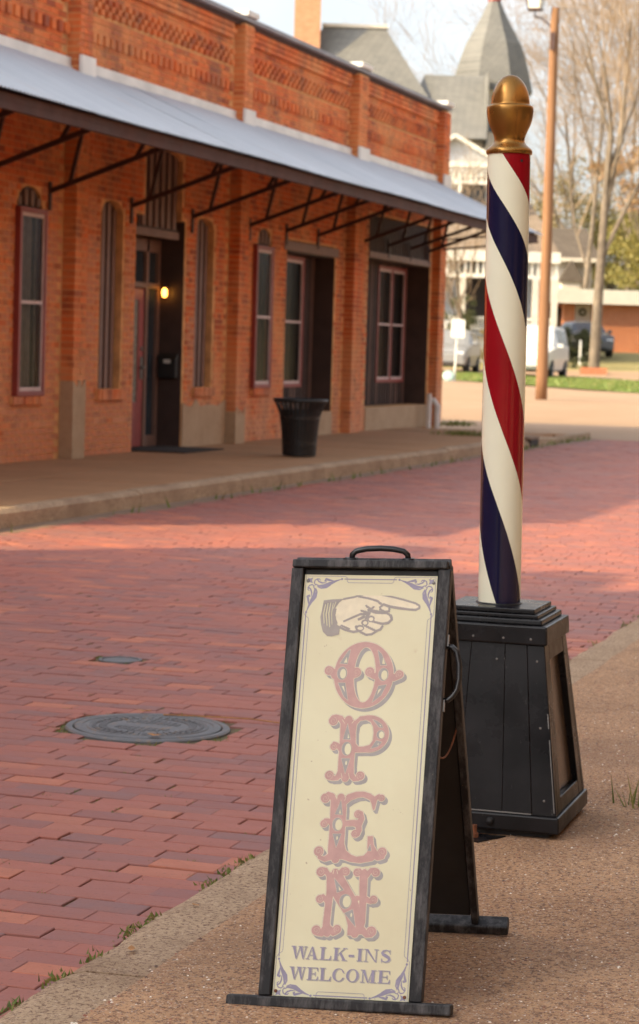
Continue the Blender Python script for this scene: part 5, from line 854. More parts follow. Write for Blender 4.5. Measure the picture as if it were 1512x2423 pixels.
# small serif capitals
def glyph(c, x0, x1, y0, H=25.2):
    w = x1 - x0; st = 6.2; th = 1.7; sf = 1.5; q = []
    P = lambda *p: ('p', [(x0 + a, y0 + b) for a, b in p])
    box = lambda a, b, c_, d: P((a, c_), (b, c_), (b, d), (a, d))
    ser = lambda a, b, y: box(a, b, y, y + sf)
    sub = []
    if c == 'I': q = [box(w / 2 - st / 2, w / 2 + st / 2, 0, H), ser(0, w, 0), ser(0, w, H - sf)]
    if c == 'L': q = [box(3, 3 + st, 0, H), ser(0, 3 + st + 3, H - sf), ser(0, w, 0), P((w - 5, 0), (w, 0), (w, 9), (w - 1, 9), (w - 2.4, 4))]
    if c == 'E': q = [box(3, 3 + st, 0, H), ser(0, w - 1, H - sf), ser(0, w, 0), P((w - 5, 0), (w, 0), (w, 8), (w - 1, 8), (w - 2.2, 3.5)), P((w - 5, H), (w - 1, H), (w - 1, H - 7), (w - 2, H - 7), (w - 3, H - 3)), box(3 + st, w - 6, H / 2 - .8, H / 2 + .8), box(w - 7, w - 5.6, H / 2 - 4, H / 2 + 4)]
    if c == 'W': a = w / 4; q = [P((2, H), (2 + st, H), (a * 1.25 + 2, 0), (a * 1.25 - .4, 0)), P((a * 2.1, H), (a * 2.1 + th, H), (a * 1.25 + 1.4, 0), (a * 1.25, 0)), P((a * 2.0, H), (a * 2.0 + st, H), (a * 3 + 2, 0), (a * 3 - .4, 0)), P((w - 3.4, H), (w - 3.4 + th, H), (a * 3 + 1.4, 0), (a * 3, 0)), ser(0, st + 3.4, H - sf), ser(a * 2 - 2, a * 2 + st + 2, H - sf), ser(w - 6.5, w, H - sf)]
    if c == 'A': m = w * .48; q = [P((2.2, 0), (2.2 + th, 0), (m + 1, H), (m - .8, H)), P((w - 3 - st, 0), (w - 2.5, 0), (m + 1.8, H), (m - 1.4, H)), box(w * .25, w * .68, 7.4, 8.9), ser(0, 7, 0), ser(w - 11, w, 0)]
    if c == 'K': q = [box(3, 3 + st, 0, H), ser(0, 12.4, 0), ser(0, 12.4, H - sf), P((9, 9.5), (9, 11.7), (w - 5.5, H), (w - 3.4, H)), P((12.5, 14), (15.5, 18), (w - 1.5, 0), (w - 8, 0)), ser(w - 9, w, H - sf), ser(w - 10.5, w + .5, 0)]
    if c == 'N': q = [box(3.6, 3.6 + th, 0, H), box(w - 5, w - 5 + th, 0, H), P((2, H), (8, H), (w - 3.3, 0), (w - 5.8, 0)), ser(0, 8.6, 0), ser(0, 8, H - sf), ser(w - 8.6, w, H - sf)]
    if c == 'M': q = [box(4, 4 + th, 0, H), box(w - 4 - st, w - 4, 0, H), P((3, H), (9, H), (w * .49 + 1.4, 0), (w * .49 - 1.2, 0)), P((w - 8.8, H), (w - 7, H), (w * .49 + 1.2, 0), (w * .49 - .4, 0)), ser(0, 9, 0), ser(0, 9, H - sf), ser(w - 13, w, 0), ser(w - 11, w, H - sf)]
    if c == 'O': q = [('e', x0 + w / 2, y0 + H / 2, w / 2, H / 2 + .5)]; sub = [('e', x0 + w / 2, y0 + H / 2, w / 2 - 5.4, H / 2 - 1.2)]
    if c == 'C': q = [('e', x0 + w / 2 + .6, y0 + H / 2, w / 2 + .4, H / 2 + .5)]; sub = [('e', x0 + w / 2 + 1.6, y0 + H / 2, w / 2 - 4.4, H / 2 - 1.2), P((w * .66, 8.2), (w + 6, 7), (w + 6, 17.6), (w * .66, 16.8))]
    if c == 'S': q = [('s', [(x0 + a * w, y0 + b * H, r) for a, b, r in ((.86, .80, .9), (.74, .92, 1.0), (.5, .965, 1.0), (.24, .89, 1.7), (.16, .74, 2.5), (.27, .62, 3.0), (.52, .51, 3.2), (.75, .40, 3.0), (.85, .26, 2.5), (.74, .11, 1.7), (.5, .035, 1.0), (.25, .08, 1.0), (.12, .22, .9))]), P((w * .83, H), (w * .89, H), (w * .89, H - 8), (w * .84, H - 8)), P((w * .09, 0), (w * .14, 0), (w * .15, 8), (w * .09, 8))]
    if c == '-': q = [box(0, w, 8.2, 12.4)]
    return q, sub
for txt, base, span in (('WALK-INS', 58.6, ((-107.3, -74.5), (-76.5, -51.2), (-48.5, -25), (-21, 7.5), (11, 22), (27.5, 39.5), (42, 71), (75.5, 97.5))),
                        ('WELCOME', 17.4, ((-107.9, -74.5), (-71.4, -48.5), (-46, -22.5), (-19.6, 5), (8.6, 34.8), (37.5, 70.2), (73, 98)))):
    xs, ys, X, Y = grid(-111, 104, base - 4, base + 29, .4); D = np.full(X.shape, 1e3); D2 = D.copy()
    for ch, (a, b) in zip(txt, span):
        q, sub = glyph(ch, a, b, base)
        for (Dn, ox, oy) in ((0, 0, 0), (1, 1.3, -1.2)):
            d = sdf(q, X - ox, Y - oy)
            if sub: d = np.maximum(d, -sdf(sub, X - ox, Y - oy))
            if Dn: D2 = np.minimum(D2, d)
            else: D = np.minimum(D, d)
    film('lettering_shadow', np.maximum(D2 - .25, -(D - .55)), xs, ys, W0, 'ink_grey'); film('lettering', D, xs, ys, W0 + .0003, 'ink_purple')
# corner scrolls and border rules
SCR = [('e', 79, -8.6, 2.3, 2.3), ('s', [(77, -9.2, .6), (66, -13, 2.0), (54, -18.5, 3.6), (42, -23, 3.2), (31, -23.5, 1.6), (25, -20, .8)]), ('s', [(62, -12.5, .7), (53, -11, 2.2), (46, -9.3, 2.5), (43.5, -12.6, 1.6), (46.5, -14, .9)]),
       ('s', [(56, -21.5, .6), (47, -26.5, 1.8), (36, -28, 1.5), (28, -25, .7)]), ('s', [(46, -16.5, .6), (38, -17.2, 1.5), (31, -14.5, 1.6), (27, -10.5, 1.2), (31, -8.5, .9), (33.5, -11.5, .8)]), ('s', [(24, -22, .9), (21, -17, 1.2), (22.5, -11.5, 1.2), (28, -8.2, .9)])]
def swap(p): return [(k, [(-y, -x, r) for x, y, r in q[0]]) if k == 's' else (k, -q[1], -q[0], q[2], q[3]) for k, *q in p]
SCR += swap(SCR) + [('p', [(6, -6), (12, -8.2), (18, -6), (15.8, -12), (18, -18), (12, -15.8), (6, -18), (8.2, -12)])]
for sx, sy, cx_, cy_ in ((1, 1, -139.8, 844), (-1, 1, 138.8, 844), (1, -1, -139.8, -22), (-1, -1, 138.8, -22)):
    xs, ys, X, Y = grid(0, 84, -84, 0, .45); D = sdf(SCR, X, Y)
    XX = cx_ + sx * xs; YY = cy_ + sy * ys
    film('corner_scroll', D, XX, YY, W0, 'ink_purple')
rules = []
def rule(pts, wd): rules.append(('s', [(x, y, wd / 2) for x, y in pts]))
for sx in (-1, 1):
    rule([(sx * 131.2 - .5, 763), (sx * 131.2 - .5, 62)], 2.1)
    rule([(sx * 136 - .5, 770), (sx * 136 - .5, 764), (sx * 132 - .5, 758), (sx * 125 - .5, 753), (sx * 124.2 - .5, 748), (sx * 124.2 - .5, 77), (sx * 125 - .5, 72), (sx * 132 - .5, 67), (sx * 136 - .5, 61), (sx * 136 - .5, 55)], .9)
for y_, s_ in ((835.5, 1), (-12.5, -1)):
    rule([(-55, y_), (54, y_)], 2.1)
    rule([(-84, y_ + s_ * 5.5), (-54, y_ + s_ * 5.5), (-50, y_ + s_ * 3), (-49, y_ - s_ * 5), (-46, y_ - s_ * 7.5), (45, y_ - s_ * 7.5), (48, y_ - s_ * 5), (49, y_ + s_ * 3), (53, y_ + s_ * 5.5), (83, y_ + s_ * 5.5)], .9)
    for sx in (-1, 1): rule([(sx * 84, y_ + s_ * 5.5), (sx * 136 - .5, y_ + s_ * 5.5), (sx * 136 - .5, y_ - s_ * 66)], .7)
mb = MB(); k = 0
for _, pts in rules:
    for (x0, y0, r0), (x1, y1, _) in zip(pts, pts[1:]):
        d = Vector((x1 - x0, y1 - y0)); d.normalize(); n_ = Vector((-d.y, d.x)) * r0; e = d * r0 * .6; k += 1; w_ = W0 + .0002 + k * 6e-6
        mb.face([T((x * .001, y * .001, w_)) for x, y in ((x0 - e.x + n_.x, y0 - e.y + n_.y), (x0 - e.x - n_.x, y0 - e.y - n_.y), (x1 + e.x - n_.x, y1 + e.y - n_.y), (x1 + e.x + n_.x, y1 + e.y + n_.y))])
obj('border_rules', mb, MAT['ink_purple'], bd, fix=False)

# ------------------------------------------------------------------ barber pole
BC = Vector((-1.417, 6.33, 0)); YB = R(1.0); EX = Vector((math.cos(YB), math.sin(YB), 0)); EY = Vector((-math.sin(YB), math.cos(YB), 0))
bp = thing('barber_pole', 'red white and blue striped barber pole with gold finial on a black tapered base', 'barber pole', (BC.x, BC.y, .125))
def TP(q): return BC + EX * q[0] + EY * q[1] + ZZ * q[2]
def pbox(name, h0, h1, z0, z1, mat='glossblack', bevel=.005):
    mb = MB(); mb.hexa([TP((-h0, -h0, z0)), TP((h0, -h0, z0)), TP((h0, h0, z0)), TP((-h0, h0, z0)), TP((-h1, -h1, z1)), TP((h1, -h1, z1)), TP((h1, h1, z1)), TP((-h1, h1, z1))]); return obj(name, mb, MAT[mat], bp, bevel=bevel)
pbox('plinth_foot', .205, .205, .126, .146, 'matteblack', .003); pbox('plinth_skirt', .236, .234, .147, .193)
Z0, Z1, HW0, HW1 = .1935, .6535, .226, .165
def hw(z): return HW0 + (HW1 - HW0) * (z - Z0) / (Z1 - Z0)
pbox('plinth_core', HW0 - .03, HW1 - .03, Z0, Z1, 'glossblack', 0)
FACES = [(-EY, EX), (EX, EY), (EY, -EX), (-EX, -EY)]
def slab(name, face, s0, s1, z0, z1, o0, o1, mat='glossblack', s0t=None, s1t=None, bevel=.0025):
    d, t_ = FACES[face]; s0t = s0 if s0t is None else s0t; s1t = s1 if s1t is None else s1t
    P = lambda s, z, o: BC + d * (hw(z) + o) + t_ * (s * hw(z)) + ZZ * z
    mb = MB(); mb.hexa([P(s0, z0, o0), P(s1, z0, o0), P(s1, z0, o1), P(s0, z0, o1), P(s0t, z1, o0), P(s1t, z1, o0), P(s1t, z1, o1), P(s0t, z1, o1)]); return obj(name, mb, MAT[mat], bp, bevel=bevel)
for f in (0, 2):
    slab('corner_stile', f, -1.0, -.70, Z0, Z1, -.028, .0); slab('corner_stile', f, .70, 1.0, Z0, Z1, -.028, .0)
    slab('plank', f, -.697, -.24, Z0 + .004, Z1, -.028, -.0018, bevel=.0012); slab('plank', f, -.2375, .33, Z0 + .004, Z1, -.028, -.0012, bevel=.0012); slab('plank', f, .3325, .697, Z0 + .004, Z1, -.028, -.0016, bevel=.0012)
for (a, b) in ((Z0 + .01, .40), (.43, .47)): slab('worn_edge', 0, .972, .985, a, b, -.001, .0006, 'screw', bevel=0)
slab('caulk_line', 0, -.69, .69, Z0 + .001, Z0 + .0045, -.02, -.0004, 'screw', bevel=0)
for f in (1, 3):
    slab('corner_stile', f, -.865, -.62, Z0, Z1, -.026, -.0002); slab('corner_stile', f, .62, .865, Z0, Z1, -.026, -.0002)
    slab('cross_rail', f, -.615, .615, Z1 - .045, Z1, -.026, -.0006); slab('cross_rail', f, -.615, .615, Z0, Z0 + .04, -.026, -.0006); slab('inset_panel', f, -.61, .61, Z0 + .041, Z1 - .046, -.0295, -.018, 'inset')
pbox('cap_band', .174, .171, .654, .706); pbox('cap_step', .154, .152, .7065, .722, bevel=.004); pbox('cap_step', .140, .139, .7225, .7335, bevel=.003); pbox('cap_top', .127, .126, .734, .7475, bevel=.003)
for f, s_, z_ in ((0, .86, .61), (0, .86, .43), (0, .86, .235), (0, .2, .61), (1, -.74, .60), (1, .74, .60), (1, -.74, .3)):
    d, t_ = FACES[f]; mb = MB(); mb.lathe([(.0034, 0), (.0034, .0008), (.002, .0012), (0, .0012)], BC + d * hw(z_) + t_ * (s_ * hw(z_)) + ZZ * z_, 10, axis=d); obj('screw', mb, MAT['screw'], bp)
for s_ in (.30, .75, -.2): mb = MB(); mb.lathe([(.0034, 0), (.0034, .0008), (0, .0012)], BC - EY * .1725 + EX * (s_ * .17) + ZZ * .67, 10, axis=-EY); obj('screw', mb, MAT['screw'], bp)
mb = MB(); pl = [(-.02, -.235), (-.02, -.315), (.035, -.335), (.07, -.27), (.09, -.235)]
mb.prism(pl, lambda q: TP((q[0], q[1], .1265)), lambda q: TP((q[0], q[1], .1325))); obj('anchor_plate', mb, MAT['glossblack'], bp)
mb = MB(); mb.lathe([(.013, 0), (.013, .012), (.008, .0125), (.008, .034), (0, .035)], TP((.012, -.285, .133)), 6); obj('anchor_bolt', mb, MAT['rust'], bp)
mb = MB(); mb.lathe([(.010, 0), (.011, .006), (.007, .012), (0, .014)], TP((.045, -.2365, .172)), 12, axis=-EY); obj('coach_bolt', mb, MAT['matteblack'], bp)
# shaft: stripes follow the helix
LEAN = -.0131 * Vector((CAM_R.x, CAM_R.y, 0)); TC = Vector((1.417, -6.33, 0)).normalized(); RT = Vector((-TC.y, TC.x, 0))
KN = [(2.10, -.85), (1.975, 0), (1.846, 1), (1.690, 2), (1.474, 3), (1.229, 4), (.997, 5), (.726, 6), (.5, 6.95)]
def phase(z):
    zs = [k[0] for k in KN][::-1]; ps = [k[1] for k in KN][::-1]
    # smooth (Catmull-Rom) interpolation of the measured twist
    for i in range(len(zs) - 1):
        if zs[i] <= z <= zs[i + 1]:
            h = zs[i + 1] - zs[i]; m = []
            for j in (i, i + 1):
                a, b = max(0, j - 1), min(len(zs) - 1, j + 1); m.append((ps[b] - ps[a]) / (zs[b] - zs[a]))
            s_ = (z - zs[i]) / h
            return (2 * s_ ** 3 - 3 * s_ ** 2 + 1) * ps[i] + (s_ ** 3 - 2 * s_ ** 2 + s_) * h * m[0] + (-2 * s_ ** 3 + 3 * s_ ** 2) * ps[i + 1] + (s_ ** 3 - s_ ** 2) * h * m[1]
    return 0
ZB, ZTP, PR = .7478, 2.006, .0600
def pole_pt(al, z, r): return BC + LEAN * (z - ZB) + (TC * math.cos(al) + RT * math.sin(al)) * r + ZZ * z
mb = MB(); NZ = 90; NS = 14; V0 = 4 * NS
for i in range(NZ + 1):
    z = ZB + (ZTP - ZB) * i / NZ; p = phase(z)
    for j in range(4):
        for s_ in range(NS): mb.v.append(tuple(pole_pt((p - j - s_ / NS) * math.pi / 2, z, PR)))
for i in range(NZ):
    for c in range(V0):
        c2 = (c + 1) % V0; mb.f.append((i * V0 + c, i * V0 + c2, (i + 1) * V0 + c2, (i + 1) * V0 + c)); mb.m.append((0, 1, 0, 2)[c // NS])
obj('striped_shaft', mb, [MAT['cream'], MAT['navy'], MAT['red']], bp, smooth=True)
mb = MB(); AXP = (LEAN + ZZ).normalized()
mb.lathe([(.066, -.001), (.0645, .003), (.061, .0035)], BC + LEAN * 0 + ZZ * ZB, 32, closed=False); obj('collar', mb, MAT['glossblack'], bp, smooth=True)
fb = BC + LEAN * (ZTP - ZB) + ZZ * (ZTP - .001); k = .000246
prof = [(0, 1140), (255, 1141), (262, 1130), (263, 1105), (256, 1085), (240, 1068), (212, 1045), (188, 1022), (176, 1000), (173, 980), (174, 955), (181, 928), (196, 892), (216, 850), (237, 802), (252, 752), (261, 700), (266, 650), (265, 625), (263, 608), (255, 597), (238, 590), (226, 587), (222, 575), (221, 555), (218, 525), (210, 480), (198, 435), (182, 392), (160, 350), (132, 312), (100, 280), (66, 259), (32, 249), (0, 246)]
mb = MB(); mb.lathe([(r * k, (1140 - y) * k) for r, y in prof], fb, 48, axis=AXP, closed=False)
obj('gold_finial', mb, MAT['gold'], bp, smooth=True)
mb = MB()                                                             # mould seam up the finial
for (r0, y0), (r1, y1) in zip(prof[5:-2], prof[6:-1]):
    P = lambda r, y, da, o: fb + AXP * ((1140 - y) * k) + (TC * math.cos(.30 + da) + RT * math.sin(.30 + da)) * (r * k + o)
    mb.face([P(r0, y0, -.014, -.0003), P(r0, y0, 0, .0008), P(r1, y1, 0, .0008), P(r1, y1, -.014, -.0003)]); mb.face([P(r0, y0, 0, .0008), P(r0, y0, .014, -.0003), P(r1, y1, .014, -.0003), P(r1, y1, 0, .0008)])
obj('mould_seam', mb, MAT['gold'], bp, smooth=True)
mb = MB(); q = pole_pt(.62, 1.985, PR); mb.lathe([(.004, -.001), (.004, .0012), (0, .0016)], q, 10, axis=(q - BC - ZZ * q.z).normalized()); obj('screw', mb, MAT['matteblack'], bp)

# ------------------------------------------------------------------ road furniture
mc, my = HOLES[0][:2]
mh = thing('manhole_cover', 'large round grey iron manhole cover set in the brick road', 'manhole cover', (mc, my, 0))
mb = MB(); mb.lathe([(.312, -.05), (.312, .0), (.306, .006), (.286, .006), (.282, .0), (.282, -.05)], (mc, my, 0), 64, closed=False); obj('frame_ring', mb, MAT['iron'], mh)
mb = MB(); mb.lathe([(0, -.03), (.277, -.03), (.277, .006), (.270, .009), (.250, .009), (.247, .005), (.232, .005), (.229, .009), (.222, .009), (.219, .006), (0, .008)], (mc, my, 0), 64, closed=False); lid = obj('lid', mb, MAT['iron'], mh)
mb = MB()
for k in range(40):
    a_ = 2 * math.pi * k / 40
    for r0, r1 in ((.155, .185), (.195, .212)): mb.hexa([(mc + r * math.cos(a_ + e), my + r * math.sin(a_ + e), z) for z in (.003, .0098) for r, e in ((r0, -.05), (r1, -.045), (r1, .045), (r0, .05))])
for gx in range(-5, 6):
    for gy in range(-5, 6):
        if gx * gx + gy * gy < 27 and abs(gy) > 1: mb.box(mc + gx * .024 - .008, mc + gx * .024 + .008, my + gy * .024 - .008, my + gy * .024 + .008,   .004, .0095)
tag(obj('tread_studs', mb, MAT['iron'], lid), kind='stuff')
vc, vy = HOLES[1][:2]
vv = thing('valve_cover', 'small dark iron valve cover in the brick road beyond the manhole', 'valve cover', (vc, vy, 0))
mb = MB(); mb.lathe([(.10, -.05), (.10, .002), (.085, .002), (.085, -.006), (0, -.006)], (vc, vy, 0), 32, closed=False); obj('frame_ring', mb, MAT['iron'], vv)
mb = MB(); mb.lathe([(0, -.03), (.08, -.03), (.08, -.001), (.06, .0), (0, -.002)], (vc, vy, 0), 32, closed=False); obj('lid', mb, MAT['iron'], vv)
def leaf(x, y, z, s, lab):
    mb = MB(); a_ = random.uniform(0, 6); c, s_ = math.cos(a_), math.sin(a_); n = 8; L = [(-1, 0, .1), (-.55, .38, .28), (0, .48, .1), (.55, .33, .25), (1.0, 0, .35), (.55, -.33, .2), (0, -.48, .05), (-.55, -.38, .3)]
    P = [(x + s * (u_ * c - v_ * s_), y + s * (u_ * s_ + v_ * c), z + s * w_ * .6) for u_, v_, w_ in L]; mid = (x, y, z + s * .02)
    for i in range(n): mb.face([mid, P[i], P[(i + 1) % n]])
    tag(obj('fallen_leaf', mb, MAT['leaf'], loc=(x, y, z), fix=False), lab, 'leaf', 'fallen leaves')
leaf(-3.26, 8.30, .016, .032, 'curled orange leaf at the far edge of the manhole cover'); leaf(-3.02, 7.80, .016, .030, 'small brown leaf lying on the near edge of the manhole cover')
leaf(-1.83, 4.62, .124, .018, 'small brown leaf on the kerb left of the sign'); leaf(-1.80, 5.62, .124, .018, 'thin dry leaf on the kerb behind the sign'); leaf(-.98, 8.55, .14, .022, 'dark dead leaf on the pebbled walk right of the pole base'); leaf(-1.84, 5.05, .124, .012, 'tiny curled leaf on the kerb near its joint')
mb = MB(); mb.tube([(-3.17, 8.28, .012), (-2.95, 8.30, .016), (-2.83, 8.34, .012), (-2.60, 8.27, .013), (-2.55, 8.25, .012)], .0028, 5); tag(obj('straw', mb, MAT['leaf'], loc=(-2.86, 8.29, .012)), 'long thin orange straw lying across the bricks right of the manhole cover', 'straw')
dr = thing('storm_drain', 'dark storm drain inlet cut into the far kerb behind the pole', 'storm drain', (-7.5, 35.4, .0))
mb = MB(); mb.box(-7.60, -7.455, 35.15, 35.75, -.02, .118); obj('inlet_mouth', mb, MAT['dark'], dr)
mb = MB(); mb.box(-7.9, -7.45, 35.1, 35.8, .121, .165); obj('inlet_lid', mb, MAT['gutter'], dr, bevel=.01)

# ------------------------------------------------------------------ beyond the street: pole, sign, cars
YW = R(17.25)                                                          # the far houses stand square to this direction
up_ = thing('utility_pole', 'tall brown wooden utility pole behind the barber pole carrying a lantern', 'utility pole', (-12.3, 59.07, .28))
mb = MB(); mb.tube([(-12.3 + .004 * math.sin(z * 2), 59.07, .2 + z) for z in [i * .68 for i in range(16)]], [.158 - .0033 * i for i in range(16)], 16); obj('pole_shaft', mb, MAT['pole'], up_, smooth=True)
LX, LY, LZ = -12.3 - .50, 59.07 - .15, 10.36
mb = MB(); mb.tube([(-12.3, 59.07, 9.55), (-12.42, 59.04, 9.95), (-12.62, 58.98, 10.12), (LX, LY, 10.16), (LX, LY, LZ - .02)], .022, 8); mb.box(-12.36, -12.24, 58.86, 58.91, 9.3, 9.75); obj('lamp_arm', mb, MAT['steel'], up_)
mb = MB(); mb.hexa([(LX - .15, LY - .15, LZ), (LX + .15, LY - .15, LZ), (LX + .15, LY + .15, LZ), (LX - .15, LY + .15, LZ), (LX - .22, LY - .22, LZ + .55), (LX + .22, LY - .22, LZ + .55), (LX + .22, LY + .22, LZ + .55), (LX - .22, LY + .22, LZ + .55)]); lan = obj('lantern', mb, MAT['frosted'], up_)
mb = MB()
for sx in (-1, 1):
    for sy in (-1, 1): mb.bar((LX + sx * .155, LY + sy * .155, LZ), (LX + sx * .226, LY + sy * .226, LZ + .55), .022)
mb.box(LX - .17, LX + .17, LY - .17, LY + .17, LZ - .05, LZ - .002); mb.hexa([(LX - .25, LY - .25, LZ + .552), (LX + .25, LY - .25, LZ + .552), (LX + .25, LY + .25, LZ + .552), (LX - .25, LY + .25, LZ + .552), (LX - .06, LY - .06, LZ + .8), (LX + .06, LY - .06, LZ + .8), (LX + .06, LY + .06, LZ + .8), (LX - .06, LY + .06, LZ + .8)])
obj('lantern_frame', mb, MAT['steel'], lan)
ss = thing('street_sign', 'blank white street sign on a thin leaning post by the green verge', 'sign', (-18.82, 75.96, gz(76)))
mb = MB(); mb.tube([(-18.84, 75.96, gz(76) - .02), (-18.78, 76.0, 2.62)], .032, 8); obj('sign_post', mb, MAT['white'], ss)
c, s_ = math.cos(YW), math.sin(YW); poly = [(-.235, -.27), (-.20, -.31), (.20, -.31), (.235, -.27), (.235, .27), (.20, .31), (-.20, .31), (-.235, .27)]
f_ = lambda o: (lambda q: (-18.76 + q[0] * c + o * s_, 75.94 + q[0] * s_ - o * c, 2.26 + q[1] - .02 * q[0])); mb = MB(); mb.prism(poly, f_(.0), f_(.012)); obj('sign_plate', mb, MAT['signwhite'], ss)
mb = MB(); mb.lathe([(0, -.02), (.19, -.02), (.205, 0), (.19, .02), (.1, .035), (0, .04)], (-18.98, 75.72, gz(75.7) + .2), 24, axis=(.27, -.86, .35)); tag(obj('teal_disc', mb, MAT['teal'], loc=(-18.98, 75.72, gz(75.7)), smooth=True), 'pale teal round lid leaning at the foot of the white sign post', 'lid')
mb = MB(); mb.box(-19.11, -19.03, 99.54, 99.62, gz(99.6) - .05, gz(99.6) + 1.02); mb.box(-19.12, -19.02, 99.53, 99.63, gz(99.6) + 1.021, gz(99.6) + 1.06); tag(obj('marker_post', mb, MAT['white'], loc=(-19.07, 99.58, gz(99.6))), 'thin white marker post standing on the lawn left of the large tree', 'post')
pb = thing('planter', 'low red brick planter edging on the lawn beside the driveway', 'planter', (-17.2, 92.85, gz(92.85)))
for r_ in range(4):
    for k in range(5):
        for s2 in (0, 1):
            mb = MB(); x0 = -.52 + k * .21 + (r_ % 2) * .05; y0 = s2 * .5; z0 = gz(92.85) + r_ * .075
            mb.box(x0, x0 + .20, y0, y0 + .1, z0, z0 + .068, T=lambda q: (-17.2 + q[0] * c - q[1] * s_, 92.85 + q[0] * s_ + q[1] * c, q[2])); obj('brick', mb, MAT['farbrick'], pb)
mb = MB(); mb.box(-.5, .5, .1, .5, gz(92.85), gz(92.85) + .24, T=lambda q: (-17.2 + q[0] * c - q[1] * s_, 92.85 + q[0] * s_ + q[1] * c, q[2])); obj('soil', mb, MAT['dirt'], pb)

def make_suv(name, label, paint, L=4.7, Wd=1.88, Hh=1.72, boxy=.0):
    t_ = thing(name, label, 'car', (0, 0, 0), 'cars parked beyond the street'); w = Wd / 2; h = Hh
    # sections front to back (front at -y): y, sill z, belt z, half width, roof z, roof half width
    se = [(-.5, .42, .70, .80, .70, .78), (-.485, .34, .86, .92, .88, .86), (-.44, .30, .97, .98, 1.00, .92), (-.25, .28, 1.06, 1.0, 1.10, .90), (-.19, .28, 1.09, 1.0, 1.16, .86), (-.04, .28, 1.11, 1.0, h - .05, .76), (.06, .28, 1.12, 1.0, h, .76), (.30, .28, 1.13, 1.0, h - .01, .75), (.42, .30, 1.13, .99, h - .07, .73 + boxy), (.475, .36, 1.10, .96, h - .34 + boxy, .82), (.5, .45, .95, .90, .97, .86)]
    mb = MB(); n = 8
    for y, zs, zb, hw_, zr, rw in se:
        y *= L; a, b = hw_ * w, rw * w
        mb.v += [(-a * .93, y, zs), (-a, y, (zs + zb) / 2), (-a * .985, y, zb), (-b, y, zr - .03), (-b * .75, y, zr + .01), (b * .75, y, zr + .01), (b, y, zr - .03), (a * .985, y, zb), (a, y, (zs + zb) / 2), (a * .93, y, zs)]
    n = 10
    for i in range(len(se) - 1):
        for k in range(n): k2 = (k + 1) % n; mb.f.append((i * n + k, i * n + k2, (i + 1) * n + k2, (i + 1) * n + k)); mb.m.append(0)
    mb.f += [tuple(range(n)), tuple((len(se) - 1) * n + k for k in range(n))]; mb.m += [0, 0]
    obj('body', mb, paint, t_, smooth=False, bevel=.02)
    P = lambda i, k: Vector(mb.v[i * n + k])
    def panel(nm, pts, mat, out):
        m2 = MB(); pts = [Vector(p) for p in pts]; nn = (pts[1] - pts[0]).cross(pts[2] - pts[0]).normalized(); nn = nn if nn.dot(Vector(out)) > 0 else -nn
        m2.face([p + nn * .006 for p in pts]); m2.face([p - nn * .01 for p in pts]); return obj(nm, m2, mat, t_, fix=False)
    lp = lambda a, b, f: a + (b - a) * f
    a, b, c_, d = P(4, 3), P(4, 6), P(5, 6), P(5, 3); panel('windscreen', [lp(a, d, .06) + Vector((.08, 0, 0)), lp(b, c_, .06) - Vector((.08, 0, 0)), lp(b, c_, .94) - Vector((.06, 0, 0)), lp(a, d, .94) + Vector((.06, 0, 0))], MAT['carglass'], (0, -1, .6))
    for sgn, kb, kt in ((-1, 2, 3), (1, 7, 6)):
        for i0, i1, f0, f1 in ((5, 6, .05, .95), (6, 7, .06, .94), (7, 8, .08, .85)):
            p0, p1, q0, q1 = P(i0, kb), P(i1, kb), P(i0, kt), P(i1, kt)
            panel('side_window', [lp(lp(p0, p1, f0), lp(q0, q1, f0), .08), lp(lp(p0, p1, f1), lp(q0, q1, f1), .08), lp(lp(p0, p1, f1), lp(q0, q1, f1), .86), lp(lp(p0, p1, f0), lp(q0, q1, f0), .86)], MAT['carglass'], (sgn, 0, .3))
    fy = -.488 * L
    m2 = MB(); m2.box(-.42 * w, .42 * w, fy - .03, fy + .05, .62, .80); obj('grille', m2, MAT['matteblack'], t_)
    m2 = MB(); m2.box(-.90 * w, .90 * w, fy - .05, fy + .10, .32, .55); obj('bumper', m2, paint, t_, bevel=.04)
    m2 = MB(); m2.box(-.55 * w, .55 * w, fy - .055, fy, .36, .46); obj('lower_intake', m2, MAT['matteblack'], t_)
    for sgn in (-1, 1):
        m2 = MB(); m2.box(min(sgn * .50 * w, sgn * .86 * w), max(sgn * .50 * w, sgn * .86 * w), fy - .035, fy + .10, .66, .82); obj('headlight', m2, MAT['lamp_glass'], t_, bevel=.03)
        m2 = MB(); m2.box(min(sgn * 1.0 * w, sgn * 1.22 * w), max(sgn * 1.0 * w, sgn * 1.22 * w), -.14 * L, -.14 * L + .10, 1.10, 1.26); obj('wing_mirror', m2, paint, t_, bevel=.03)
        for yw in (-.32, .31):
            m2 = MB(); m2.lathe([(.41, -.002), (.41, .006)], (sgn * w * .975, yw * L, .40), 24, axis=(sgn, 0, 0)); obj('wheel_arch', m2, MAT['matteblack'], t_)
            m2 = MB(); m2.lathe([(.20, -.24), (.34, -.24), (.36, -.2), (.36, -.03), (.335, .0), (.23, .012)], (sgn * w * .99, yw * L, .355), 24, axis=(sgn, 0, 0)); wh = obj('wheel', m2, MAT['tyre'], t_, smooth=False)
            m2 = MB(); m2.lathe([(.235, .0), (.225, .016), (.19, .0), (.06, .004), (.05, .02), (0, .022)], (sgn * w * .99, yw * L, .355), 10, axis=(sgn, 0, 0)); obj('rim', m2, MAT['rim'], wh)
    m2 = MB(); m2.box(-.88 * w, .88 * w, -.46 * L, .46 * L, .22, .34); obj('underbody', m2, MAT['matteblack'], t_)
    return t_
